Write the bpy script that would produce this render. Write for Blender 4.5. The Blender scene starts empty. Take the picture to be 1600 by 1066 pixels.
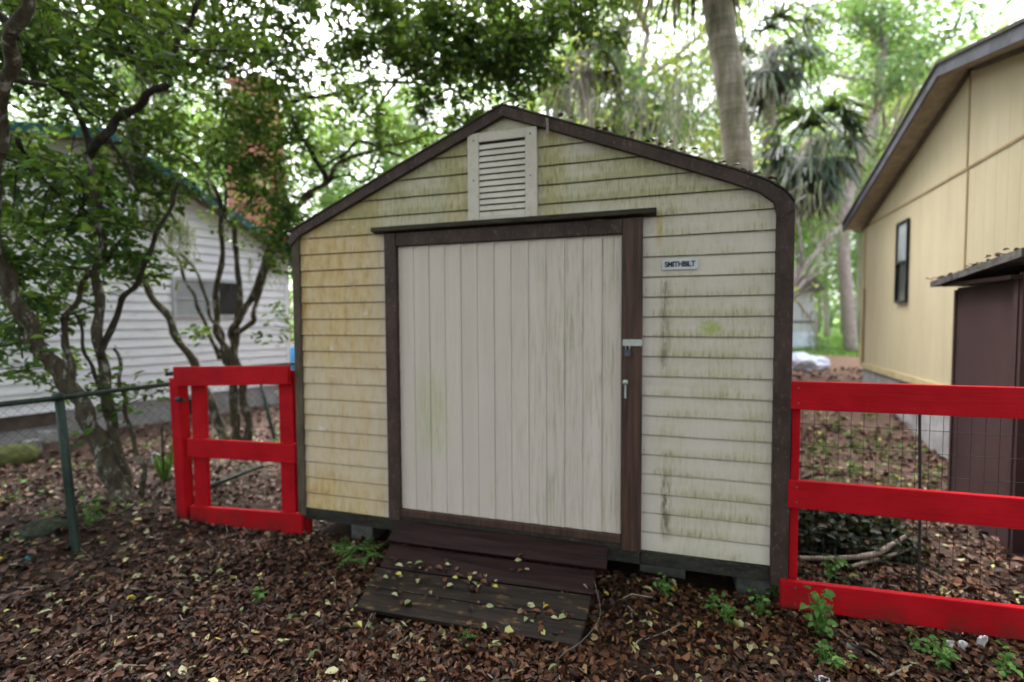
import bpy, bmesh, math, random
import numpy as np
from mathutils import Vector, Matrix, noise as mnoise

random.seed(7)
RNG = np.random.default_rng(11)
scn = bpy.context.scene
COL = scn.collection

# ------------------------------------------------------------------ camera
CAM = np.array([2.7351, -3.1794, 1.7548])
YAW, PITCH, ROLL, FPX = 0.2892, -0.0438, -0.0055, 746.758
_r = np.array([math.cos(YAW), math.sin(YAW), 0.0])
_f = np.array([-math.sin(YAW)*math.cos(PITCH), math.cos(YAW)*math.cos(PITCH), math.sin(PITCH)])
_u = np.cross(_r, _f)
_right = math.cos(ROLL)*_r + math.sin(ROLL)*_u
_up = -math.sin(ROLL)*_r + math.cos(ROLL)*_u
cam_data = bpy.data.cameras.new('camera')
cam = bpy.data.objects.new('camera', cam_data); COL.objects.link(cam)
cam.matrix_world = Matrix(((_right[0], _up[0], -_f[0], CAM[0]), (_right[1], _up[1], -_f[1], CAM[1]),
                           (_right[2], _up[2], -_f[2], CAM[2]), (0, 0, 0, 1)))
cam_data.sensor_width = 36.0
cam_data.lens = FPX/1600*36
cam_data.clip_start = 0.05
cam_data.clip_end = 400
cam_data.dof.use_dof = True
cam_data.dof.focus_distance = 2.0
cam_data.dof.aperture_fstop = 0.9
scn.camera = cam

def P(px, py, d=None, x=None, y=None, z=None):
    """A point of the place seen at photo pixel (px, py): at depth d, or where the ray meets x, y or z."""
    ray = _f + (px-800)/FPX*_right - (py-533)/FPX*_up
    if d is not None: t = d
    elif z is not None: t = (z-CAM[2])/ray[2]
    elif y is not None: t = (y-CAM[1])/ray[1]
    else: t = (x-CAM[0])/ray[0]
    return CAM + t*ray

# ------------------------------------------------------------------ sky, sun, exposure
SUN_EL, SUN_AZ = math.radians(60), math.radians(325)
world = bpy.data.worlds.new('World'); scn.world = world
world.use_nodes = True
wt = world.node_tree; wt.nodes.clear()
wo = wt.nodes.new('ShaderNodeOutputWorld'); bg = wt.nodes.new('ShaderNodeBackground')
sky = wt.nodes.new('ShaderNodeTexSky'); sky.sky_type = 'NISHITA'
sky.sun_disc = False; sky.sun_elevation = SUN_EL; sky.sun_rotation = SUN_AZ
sky.dust_density = 4.0; sky.air_density = 1.0
hsv = wt.nodes.new('ShaderNodeHueSaturation'); hsv.inputs['Saturation'].default_value = 0.30
wt.links.new(sky.outputs[0], hsv.inputs['Color']); wt.links.new(hsv.outputs[0], bg.inputs[0])
bg.inputs[1].default_value = 0.15
wt.links.new(bg.outputs[0], wo.inputs[0])
sun_d = bpy.data.lights.new('sun', 'SUN'); sun_d.energy = 1.5; sun_d.angle = math.radians(40)
sun_d.color = (1.0, 0.985, 0.96)
sun = bpy.data.objects.new('sun', sun_d); COL.objects.link(sun)
sd = Vector((math.sin(SUN_AZ)*math.cos(SUN_EL), math.cos(SUN_AZ)*math.cos(SUN_EL), math.sin(SUN_EL)))
sun.rotation_euler = sd.to_track_quat('Z', 'Y').to_euler()
scn.view_settings.view_transform = 'Standard'
scn.view_settings.look = 'None'
scn.view_settings.exposure = 2.72
scn.view_settings.gamma = 1
scn.render.filter_size = 2.4
scn.cycles.max_bounces = 6
scn.cycles.transparent_max_bounces = 8
scn.cycles.use_denoising = True

# ------------------------------------------------------------------ helpers: objects
def tag(o, label=None, cat=None, group=None, kind=None):
    if label: o['label'] = label
    if cat: o['category'] = cat
    if group: o['group'] = group
    if kind: o['kind'] = kind
    return o

def empty(name, loc, label, cat, group=None):
    o = bpy.data.objects.new(name, None); COL.objects.link(o)
    o.location = loc; o.empty_display_size = 0.1
    return tag(o, label, cat, group)

def wloc(o):
    v = Vector((0, 0, 0))
    while o is not None:
        v = v + o.location; o = o.parent
    return np.array(v)

def link(name, me, mat, parent=None, mods=()):
    o = bpy.data.objects.new(name, me); COL.objects.link(o)
    if mat is not None and len(me.materials) == 0: me.materials.append(mat)
    if parent is not None: o.parent = parent
    return o

class MB:
    """collects shapes in world coordinates; build() links them as ONE mesh object"""
    def __init__(s): s.v = []; s.f = []
    def poly(s, pts):
        n = len(s.v); s.v += [tuple(p) for p in pts]; s.f.append(tuple(range(n, n+len(pts)))); return s
    def hexa(s, a, b):
        """a, b: two quads (4 points each) facing each other"""
        n = len(s.v); s.v += [tuple(p) for p in a]+[tuple(p) for p in b]
        s.f += [(n+3, n+2, n+1, n), (n+4, n+5, n+6, n+7)]
        for i in range(4):
            j = (i+1) % 4; s.f.append((n+i, n+j, n+4+j, n+4+i))
        return s
    def box(s, x0, x1, y0, y1, z0, z1):
        return s.hexa([(x0, y0, z0), (x1, y0, z0), (x1, y1, z0), (x0, y1, z0)],
                      [(x0, y0, z1), (x1, y0, z1), (x1, y1, z1), (x0, y1, z1)])
    def frame_box(s, o, ux, uy, uz, x0, x1, y0, y1, z0, z1):
        o, ux, uy, uz = map(np.asarray, (o, ux, uy, uz))
        q = lambda x, y, z: tuple(o+ux*x+uy*y+uz*z)
        return s.hexa([q(x0, y0, z0), q(x1, y0, z0), q(x1, y1, z0), q(x0, y1, z0)],
                      [q(x0, y0, z1), q(x1, y0, z1), q(x1, y1, z1), q(x0, y1, z1)])
    def beam(s, p, q, w, h, side=None):
        """a bar from p to q, w across (along side), h the other way"""
        p, q = np.asarray(p, float), np.asarray(q, float); d = (q-p)/np.linalg.norm(q-p)
        side = np.asarray(side if side is not None else (0, 1, 0), float)
        side = side-d*(side@d); side /= np.linalg.norm(side); up = np.cross(d, side)
        a = side*w/2; b = up*h/2
        return s.hexa([p-a-b, p+a-b, p+a+b, p-a+b], [q-a-b, q+a-b, q+a+b, q-a+b])
    def prism(s, pts, vec):
        pts = [np.asarray(p, float) for p in pts]; vec = np.asarray(vec, float); n = len(s.v); k = len(pts)
        s.v += [tuple(p) for p in pts]+[tuple(p+vec) for p in pts]
        s.f += [tuple(range(n+k-1, n-1, -1)), tuple(range(n+k, n+2*k))]
        for i in range(k):
            j = (i+1) % k; s.f.append((n+i, n+j, n+k+j, n+k+i))
        return s
    def tube(s, pts, rad, n=6, cap=True):
        pts = [np.asarray(p, float) for p in pts]; k = len(pts)
        if np.isscalar(rad): rad = [rad]*k
        base = len(s.v); ref = np.array([0.31, 0.17, 0.93]); prev = None
        for i in range(k):
            d = pts[min(i+1, k-1)]-pts[max(i-1, 0)]; L = np.linalg.norm(d)
            d = d/L if L > 1e-9 else np.array([0, 0, 1.0])
            a = ref if prev is None else prev
            a = a-d*(a@d)
            if np.linalg.norm(a) < 1e-4: a = np.cross(d, (1, 0, 0.2))
            a /= np.linalg.norm(a); prev = a; b = np.cross(d, a)
            for j in range(n):
                t = 2*math.pi*j/n
                s.v.append(tuple(pts[i]+rad[i]*(a*math.cos(t)+b*math.sin(t))))
        for i in range(k-1):
            for j in range(n):
                m = (j+1) % n
                s.f.append((base+i*n+j, base+i*n+m, base+(i+1)*n+m, base+(i+1)*n+j))
        if cap:
            s.f.append(tuple(base+j for j in range(n-1, -1, -1)))
            s.f.append(tuple(base+(k-1)*n+j for j in range(n)))
        return s
    def lathe(s, c, prof, n=16):
        c = np.asarray(c, float); base = len(s.v); k = len(prof)
        for r, z in prof:
            for j in range(n):
                t = 2*math.pi*j/n; s.v.append((c[0]+r*math.cos(t), c[1]+r*math.sin(t), c[2]+z))
        for i in range(k-1):
            for j in range(n):
                m = (j+1) % n; s.f.append((base+i*n+j, base+i*n+m, base+(i+1)*n+m, base+(i+1)*n+j))
        s.f.append(tuple(base+j for j in range(n-1, -1, -1))); s.f.append(tuple(base+(k-1)*n+j for j in range(n)))
        return s
    def build(s, name, mat, parent=None, smooth=False, bevel=0.0):
        off = wloc(parent) if parent is not None else np.zeros(3)
        me = bpy.data.meshes.new(name)
        me.from_pydata([tuple(np.asarray(v)-off) for v in s.v], [], s.f)
        me.update()
        if smooth:
            for p in me.polygons: p.use_smooth = True
        o = link(name, me, mat, parent)
        if bevel > 0:
            m = o.modifiers.new('bevel', 'BEVEL'); m.width = bevel; m.segments = 2; m.limit_method = 'ANGLE'
        return o

def fast_mesh(name, V, faces, mat, parent=None, off=None, smooth=False):
    """V (N,3), faces (M,4) int array -> one mesh object"""
    V = np.asarray(V, np.float32)
    if off is None: off = wloc(parent) if parent is not None else np.zeros(3)
    V = V-np.asarray(off, np.float32)
    faces = np.asarray(faces, np.int32); M, k = faces.shape
    me = bpy.data.meshes.new(name)
    me.vertices.add(len(V)); me.vertices.foreach_set('co', V.ravel())
    me.loops.add(M*k); me.loops.foreach_set('vertex_index', faces.ravel())
    me.polygons.add(M); me.polygons.foreach_set('loop_start', np.arange(0, M*k, k, dtype=np.int32))
    me.polygons.foreach_set('loop_total', np.full(M, k, np.int32))
    me.update(calc_edges=True); me.validate()
    return link(name, me, mat, parent)

def unit(a): return a/np.maximum(np.linalg.norm(a, axis=-1, keepdims=True), 1e-9)

def leaf_geo(C, D, Nn, L, W, fold=0.25):
    """folded six-point leaves: base C, direction D, face normal Nn, length L, width W -> V, F"""
    n = len(C); D = unit(D); S = unit(np.cross(D, Nn)); Nn = np.cross(S, D)
    L = np.asarray(L).reshape(-1, 1); W = np.asarray(W).reshape(-1, 1)
    up = Nn*W*fold
    b = C; t = C+D*L-Nn*L*0.10
    r1 = C+D*L*0.3+S*W*0.5+up; r2 = C+D*L*0.68+S*W*0.40+up
    l1 = C+D*L*0.3-S*W*0.5+up; l2 = C+D*L*0.68-S*W*0.40+up
    V = np.stack([b, r1, r2, t, l2, l1], 1).reshape(-1, 3)
    i = np.arange(n)[:, None]*6
    F = np.concatenate([i+np.array([[0, 1, 2, 3]]), i+np.array([[0, 3, 4, 5]])])
    return V, F

# ------------------------------------------------------------------ helpers: materials
class NT:
    def __init__(s, name, rough=0.7, spec=0.3):
        s.m = bpy.data.materials.new(name); s.m.use_nodes = True; s.t = s.m.node_tree
        s.b = s.t.nodes['Principled BSDF']; s.out = s.t.nodes['Material Output']
        s.b.inputs['Roughness'].default_value = rough; s.b.inputs['Specular IOR Level'].default_value = spec
        s.pos = None
    def n(s, kind, **kw):
        nd = s.t.nodes.new(kind)
        for k, v in kw.items(): setattr(nd, k, v)
        return nd
    def l(s, a, b): s.t.links.new(a, b)
    def position(s, scale=(1, 1, 1), obj=False):
        if obj:
            src = s.n('ShaderNodeTexCoord').outputs['Object']
        else:
            src = s.n('ShaderNodeNewGeometry').outputs['Position']
        mp = s.n('ShaderNodeMapping'); mp.inputs['Scale'].default_value = scale
        s.l(src, mp.inputs['Vector']); return mp.outputs[0]
    def noise(s, vec, scale, detail=4, rough=0.55):
        nd = s.n('ShaderNodeTexNoise'); nd.inputs['Scale'].default_value = scale
        nd.inputs['Detail'].default_value = detail; nd.inputs['Roughness'].default_value = rough
        s.l(vec, nd.inputs['Vector']); return nd.outputs['Fac']
    def ramp(s, fac, stops):
        r = s.n('ShaderNodeValToRGB'); e = r.color_ramp.elements
        while len(e) < len(stops): e.new(0.5)
        for i, (p, c) in enumerate(stops):
            e[i].position = p
            if not hasattr(c, '__len__'): c = (c, c, c)
            e[i].color = (*c, 1)
        s.l(fac, r.inputs[0]); return r.outputs[0]
    def maprange(s, v, a, b, c=0.0, d=1.0):
        m = s.n('ShaderNodeMapRange'); m.clamp = True
        for i, x in enumerate((a, b, c, d)): m.inputs[i+1].default_value = x
        s.l(v, m.inputs[0]); return m.outputs[0]
    def math(s, op, a, b=None):
        m = s.n('ShaderNodeMath', operation=op)
        for i, x in enumerate((a, b)):
            if x is None: continue
            if hasattr(x, 'is_linked') or hasattr(x, 'node'): s.l(x, m.inputs[i])
            else: m.inputs[i].default_value = x
        return m.outputs[0]
    def mix(s, fac, a, b):
        m = s.n('ShaderNodeMix', data_type='RGBA')
        for sock, x in ((m.inputs[0], fac), (m.inputs[6], a), (m.inputs[7], b)):
            if hasattr(x, 'node'): s.l(x, sock)
            elif hasattr(x, '__len__'): sock.default_value = (*x, 1)
            else: sock.default_value = x
        return m.outputs[2]
    def color(s, c): s.l(c, s.b.inputs['Base Color'])
    def bump(s, h, strength=0.3, dist=0.01):
        bp = s.n('ShaderNodeBump'); bp.inputs['Strength'].default_value = strength
        bp.inputs['Distance'].default_value = dist
        s.l(h, bp.inputs['Height']); s.l(bp.outputs[0], s.b.inputs['Normal'])

def mottled(name, c1, c2, scale=6, stretch=(1, 1, 1), rough=0.75, spec=0.25, bump=0.3, bdist=0.006, lo=0.35, hi=0.65,
            fine=None, metal=0.0, obj=False):
    t = NT(name, rough, spec); v = t.position(stretch, obj); f = t.noise(v, scale, 6, 0.62)
    c = t.ramp(f, [(lo, c1), (hi, c2)])
    if fine is not None:
        f2 = t.noise(v, scale*5, 5, 0.7)
        c = t.mix(t.ramp(f2, [(0.56, 0.0), (0.72, 0.85)]), c, fine)
        t.bump(f2, bump, bdist)
    else: t.bump(t.noise(v, scale*4, 5, 0.65), bump, bdist)
    t.color(c); t.b.inputs['Metallic'].default_value = metal
    return t.m

def leaf_mat(name, stops, trans=0.35, rough=0.5, spec=0.35):
    t = NT(name, rough, spec)
    g = t.n('ShaderNodeNewGeometry'); c = t.ramp(g.outputs['Random Per Island'], stops); t.color(c)
    if trans > 0:
        tr = t.n('ShaderNodeBsdfTranslucent'); t.l(t.mix(0.35, c, (0.25, 0.34, 0.03)), tr.inputs[0])
        mx = t.n('ShaderNodeMixShader'); mx.inputs[0].default_value = trans
        t.l(t.b.outputs[0], mx.inputs[1]); t.l(tr.outputs[0], mx.inputs[2]); t.l(mx.outputs[0], t.out.inputs[0])
    return t.m

def siding_mat():
    t = NT('weathered_cream_siding', 0.6, 0.3)
    g = t.n('ShaderNodeNewGeometry'); sx = t.n('ShaderNodeSeparateXYZ'); t.l(g.outputs['Position'], sx.inputs[0])
    x, z = sx.outputs[0], sx.outputs[2]
    streak = t.noise(t.position((5, 1, 0.55)), 2.2, 5, 0.6)
    blot = t.noise(t.position(), 2.1, 5, 0.6)
    fine = t.noise(t.position((3, 1, 1.3)), 26, 5, 0.7)
    tone = t.noise(t.position((0.35, 1, 7.6)), 1.0, 2)
    c = t.ramp(tone, [(0.3, (0.51, 0.455, 0.415)), (0.7, (0.58, 0.525, 0.48))])
    fr_ = t.math('FRACT', t.math('DIVIDE', t.math('SUBTRACT', z, 0.2555), 0.1265)); edge = t.maprange(fr_, 0.42, 0.02)
    crisp = t.noise(t.position((9, 1, 1.6)), 6, 7, 0.72)
    left = t.math('MULTIPLY', t.maprange(x, 1.25, 0.60), t.maprange(x, 0.80, 0.755, 0.35, 1.0))
    low = t.math('MAXIMUM', t.maprange(z, 0.85, 0.45), t.maprange(z, 1.25, 1.65, 0.68, 1.0))
    ystreak = t.ramp(streak, [(0.34, 0.62), (0.60, 1.0)])
    v1 = t.math('MULTIPLY', t.maprange(x, 1.22, 1.38), t.maprange(x, 1.485, 1.465))
    v2 = t.math('MULTIPLY', t.maprange(x, 2.0, 2.04), t.maprange(x, 2.2, 2.09))
    v2 = t.math('MULTIPLY', t.math('MULTIPLY', v2, t.maprange(z, 2.3, 2.45)), t.ramp(crisp, [(0.35, 0.25), (0.6, 1.0)]))
    v1 = t.math('MULTIPLY', v1, t.ramp(crisp, [(0.35, 0.35), (0.6, 1.0)]))
    v3 = t.math('MULTIPLY', t.math('MULTIPLY', t.maprange(x, 2.735, 2.75), t.maprange(x, 2.79, 2.77)), t.math('MULTIPLY', t.maprange(z, 2.18, 2.3), t.maprange(z, 2.44, 2.42)))
    ymask = t.math('MAXIMUM', t.math('MULTIPLY', t.math('MULTIPLY', left, low), ystreak), t.math('MULTIPLY', t.math('MAXIMUM', t.math('MAXIMUM', v1, v2), v3), 0.8))
    ymask = t.math('MINIMUM', ymask, 0.93)
    c = t.mix(ymask, c, t.ramp(t.noise(t.position((4, 1, 1.5)), 4.5, 5, 0.65), [(0.34, (0.55, 0.43, 0.25)), (0.52, (0.50, 0.35, 0.155)), (0.70, (0.37, 0.21, 0.055))]))
    gm = t.math('MULTIPLY', t.ramp(blot, [(0.36, 0.22), (0.56, 0.9)]), t.ramp(crisp, [(0.34, 0.35), (0.58, 1.0)]))
    gm = t.math('MULTIPLY', gm, t.math('ADD', t.math('MULTIPLY', edge, 0.55), 0.55))
    gable = t.maprange(z, 2.3, 2.75, 0.9, 1.9)
    clean = t.maprange(x, 2.72, 2.80, 0.10, 1.0); clean = t.math('MAXIMUM', clean, t.maprange(z, 2.36, 2.46))
    rightedge = t.maprange(x, 3.42, 3.33, 0.35, 1.0)
    gm = t.math('MULTIPLY', t.math('MULTIPLY', gm, gable), t.math('MULTIPLY', clean, rightedge))
    c = t.mix(t.math('MINIMUM', gm, 0.82), c, (0.27, 0.265, 0.115))
    dk = t.math('MULTIPLY', t.ramp(crisp, [(0.54, 0.0), (0.66, 0.7)]), t.ramp(blot, [(0.38, 0.05), (0.56, 1.0)]))
    dk = t.math('MULTIPLY', dk, t.math('ADD', t.math('MULTIPLY', edge, 0.7), t.maprange(z, 2.2, 2.7, 0.25, 0.7)))
    st1 = t.math('MULTIPLY', t.math('MULTIPLY', t.maprange(x, 2.765, 2.785), t.maprange(x, 2.85, 2.80)), t.math('MULTIPLY', t.maprange(z, 1.35, 1.5), t.maprange(z, 2.02, 1.98)))
    st2 = t.math('MULTIPLY', t.math('MULTIPLY', t.maprange(x, 2.775, 2.80), t.maprange(x, 2.86, 2.82)), t.math('MULTIPLY', t.maprange(z, 0.30, 0.40), t.maprange(z, 0.85, 0.68)))
    dk = t.math('MAXIMUM', dk, t.math('MULTIPLY', t.math('MAXIMUM', t.math('MULTIPLY', st1, 0.75), st2), t.ramp(crisp, [(0.38, 0.0), (0.55, 0.85)])))
    c = t.mix(t.math('MINIMUM', dk, 0.85), c, (0.085, 0.082, 0.035))
    c = t.mix(t.math('MULTIPLY', t.maprange(fr_, 0.93, 0.99), 0.4), c, (0.10, 0.09, 0.06))
    c = t.mix(t.ramp(fine, [(0.66, 0.0), (0.74, 0.8)]), c, (0.10, 0.09, 0.055))
    patch = t.math('MULTIPLY', t.ramp(t.noise(t.position((1, 1, 2)), 7, 4), [(0.665, 0.0), (0.70, 0.8)]), t.maprange(x, 1.0, 0.7))
    c = t.mix(patch, c, (0.56, 0.51, 0.46))
    # one vivid lichen spot on the right hand boards
    dx = t.math('MULTIPLY', t.math('SUBTRACT', x, 3.06), 11.0); dz = t.math('MULTIPLY', t.math('SUBTRACT', z, 1.70), 15.0)
    rr = t.math('ADD', t.math('MULTIPLY', dx, dx), t.math('MULTIPLY', dz, dz))
    rr = t.math('ADD', rr, t.math('MULTIPLY', t.noise(t.position(), 42, 4, 0.7), 2.2))
    c = t.mix(t.maprange(rr, 1.75, 1.1, 0, 0.75), c, (0.27, 0.34, 0.05))
    t.color(c); t.bump(t.noise(t.position((1, 1, 8)), 20, 4), 0.25, 0.004)
    return t.m

def door_mat():
    t = NT('painted_cream_door_boards', 0.55, 0.3)
    g = t.n('ShaderNodeNewGeometry'); sx = t.n('ShaderNodeSeparateXYZ'); t.l(g.outputs['Position'], sx.inputs[0])
    x, z = sx.outputs[0], sx.outputs[2]
    streak = t.noise(t.position((9, 1, 0.5)), 2.4, 6, 0.65); blot = t.noise(t.position(), 1.7, 4)
    c = t.ramp(t.noise(t.position((8, 1, 0.3)), 1.2, 3), [(0.3, (0.50, 0.435, 0.395)), (0.7, (0.56, 0.49, 0.45))])
    # mould: a pale green patch low on the left, grey streaks down the right
    pl = t.math('MULTIPLY', t.math('MULTIPLY', t.maprange(x, 1.02, 1.12), t.maprange(x, 1.36, 1.24)),
                t.math('MULTIPLY', t.maprange(z, 0.72, 0.86), t.maprange(z, 1.45, 1.25)))
    c = t.mix(t.math('MULTIPLY', pl, t.ramp(t.noise(t.position((16, 1, 1.4)), 4, 6, 0.7), [(0.40, 0.0), (0.60, 0.75)])), c, (0.36, 0.39, 0.19))
    pr = t.math('MULTIPLY', t.maprange(x, 1.7, 2.1, 0.25, 1.0), t.ramp(t.noise(t.position((13, 1, 0.8)), 3.4, 7, 0.7), [(0.48, 0.0), (0.66, 0.8)]))
    pr = t.math('MULTIPLY', pr, t.ramp(blot, [(0.4, 0.3), (0.6, 1.0)]))
    c = t.mix(pr, c, (0.25, 0.235, 0.15))
    pb = t.math('MULTIPLY', t.maprange(z, 0.95, 0.35), t.ramp(t.noise(t.position((12, 1, 0.9)), 3, 5), [(0.56, 0.0), (0.7, 0.7)]))
    c = t.mix(pb, c, (0.42, 0.31, 0.17))
    c = t.mix(t.ramp(t.noise(t.position((4, 1, 1)), 24, 4, 0.7), [(0.69, 0.0), (0.76, 0.8)]), c, (0.13, 0.11, 0.09))
    t.color(c); t.bump(t.noise(t.position((14, 1, 1)), 18, 4), 0.2, 0.003)
    return t.m

def wood_mat(name, c1, c2, axis='z', rough=0.6, worn=None, spec=0.35):
    st = {'x': (0.7, 14, 14), 'z': (14, 14, 0.7)}[axis]
    t = NT(name, rough, spec); v = t.position(st)
    f = t.noise(v, 3.0, 7, 0.65); c = t.ramp(f, [(0.34, c1), (0.68, c2)])
    if worn is not None:
        w = t.noise(t.position({'x': (3.2, 11, 11), 'z': (9, 9, 1.2)}[axis]), 2.4, 6, 0.7)
        c = t.mix(t.ramp(w, [(0.57, 0.0), (0.66, 0.7)]), c, worn)
    t.color(c); t.bump(f, 0.45, 0.006); return t.m

def ground_mat():
    t = NT('leaf_mould_soil', 0.85, 0.2)
    g = t.n('ShaderNodeNewGeometry'); sx = t.n('ShaderNodeSeparateXYZ'); t.l(g.outputs['Position'], sx.inputs[0])
    f = t.noise(t.position(), 9, 8, 0.7); f2 = t.noise(t.position(), 46, 5, 0.7)
    c = t.ramp(f, [(0.32, (0.010, 0.006, 0.005)), (0.55, (0.028, 0.015, 0.010)), (0.72, (0.065, 0.034, 0.022))])
    c = t.mix(t.ramp(f2, [(0.55, 0.0), (0.7, 0.8)]), c, (0.08, 0.042, 0.027))
    c = t.mix(t.math('MULTIPLY', t.maprange(sx.outputs[1], 0.2, 2.0), t.ramp(f2, [(0.35, 0.2), (0.65, 0.9)])), c, (0.17, 0.105, 0.085))  # soil colour lifted towards the back to stand in for open light
    far = t.math('MULTIPLY', t.maprange(sx.outputs[1], 7.0, 9.5), t.maprange(sx.outputs[0], 2.0, 4.0))
    c = t.mix(far, c, t.ramp(f2, [(0.35, (0.17, 0.10, 0.07)), (0.65, (0.28, 0.17, 0.125))]))
    lawn = t.math('MULTIPLY', t.maprange(t.math('ADD', sx.outputs[1], t.math('MULTIPLY', t.noise(t.position(), 0.9, 4), 3.0)), 13.6, 14.6),
                  t.maprange(sx.outputs[0], 2.0, 4.0))
    c = t.mix(lawn, c, t.ramp(f2, [(0.3, (0.10, 0.20, 0.035)), (0.7, (0.22, 0.36, 0.08))]))
    t.color(c); t.bump(f2, 0.7, 0.02); return t.m

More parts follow.
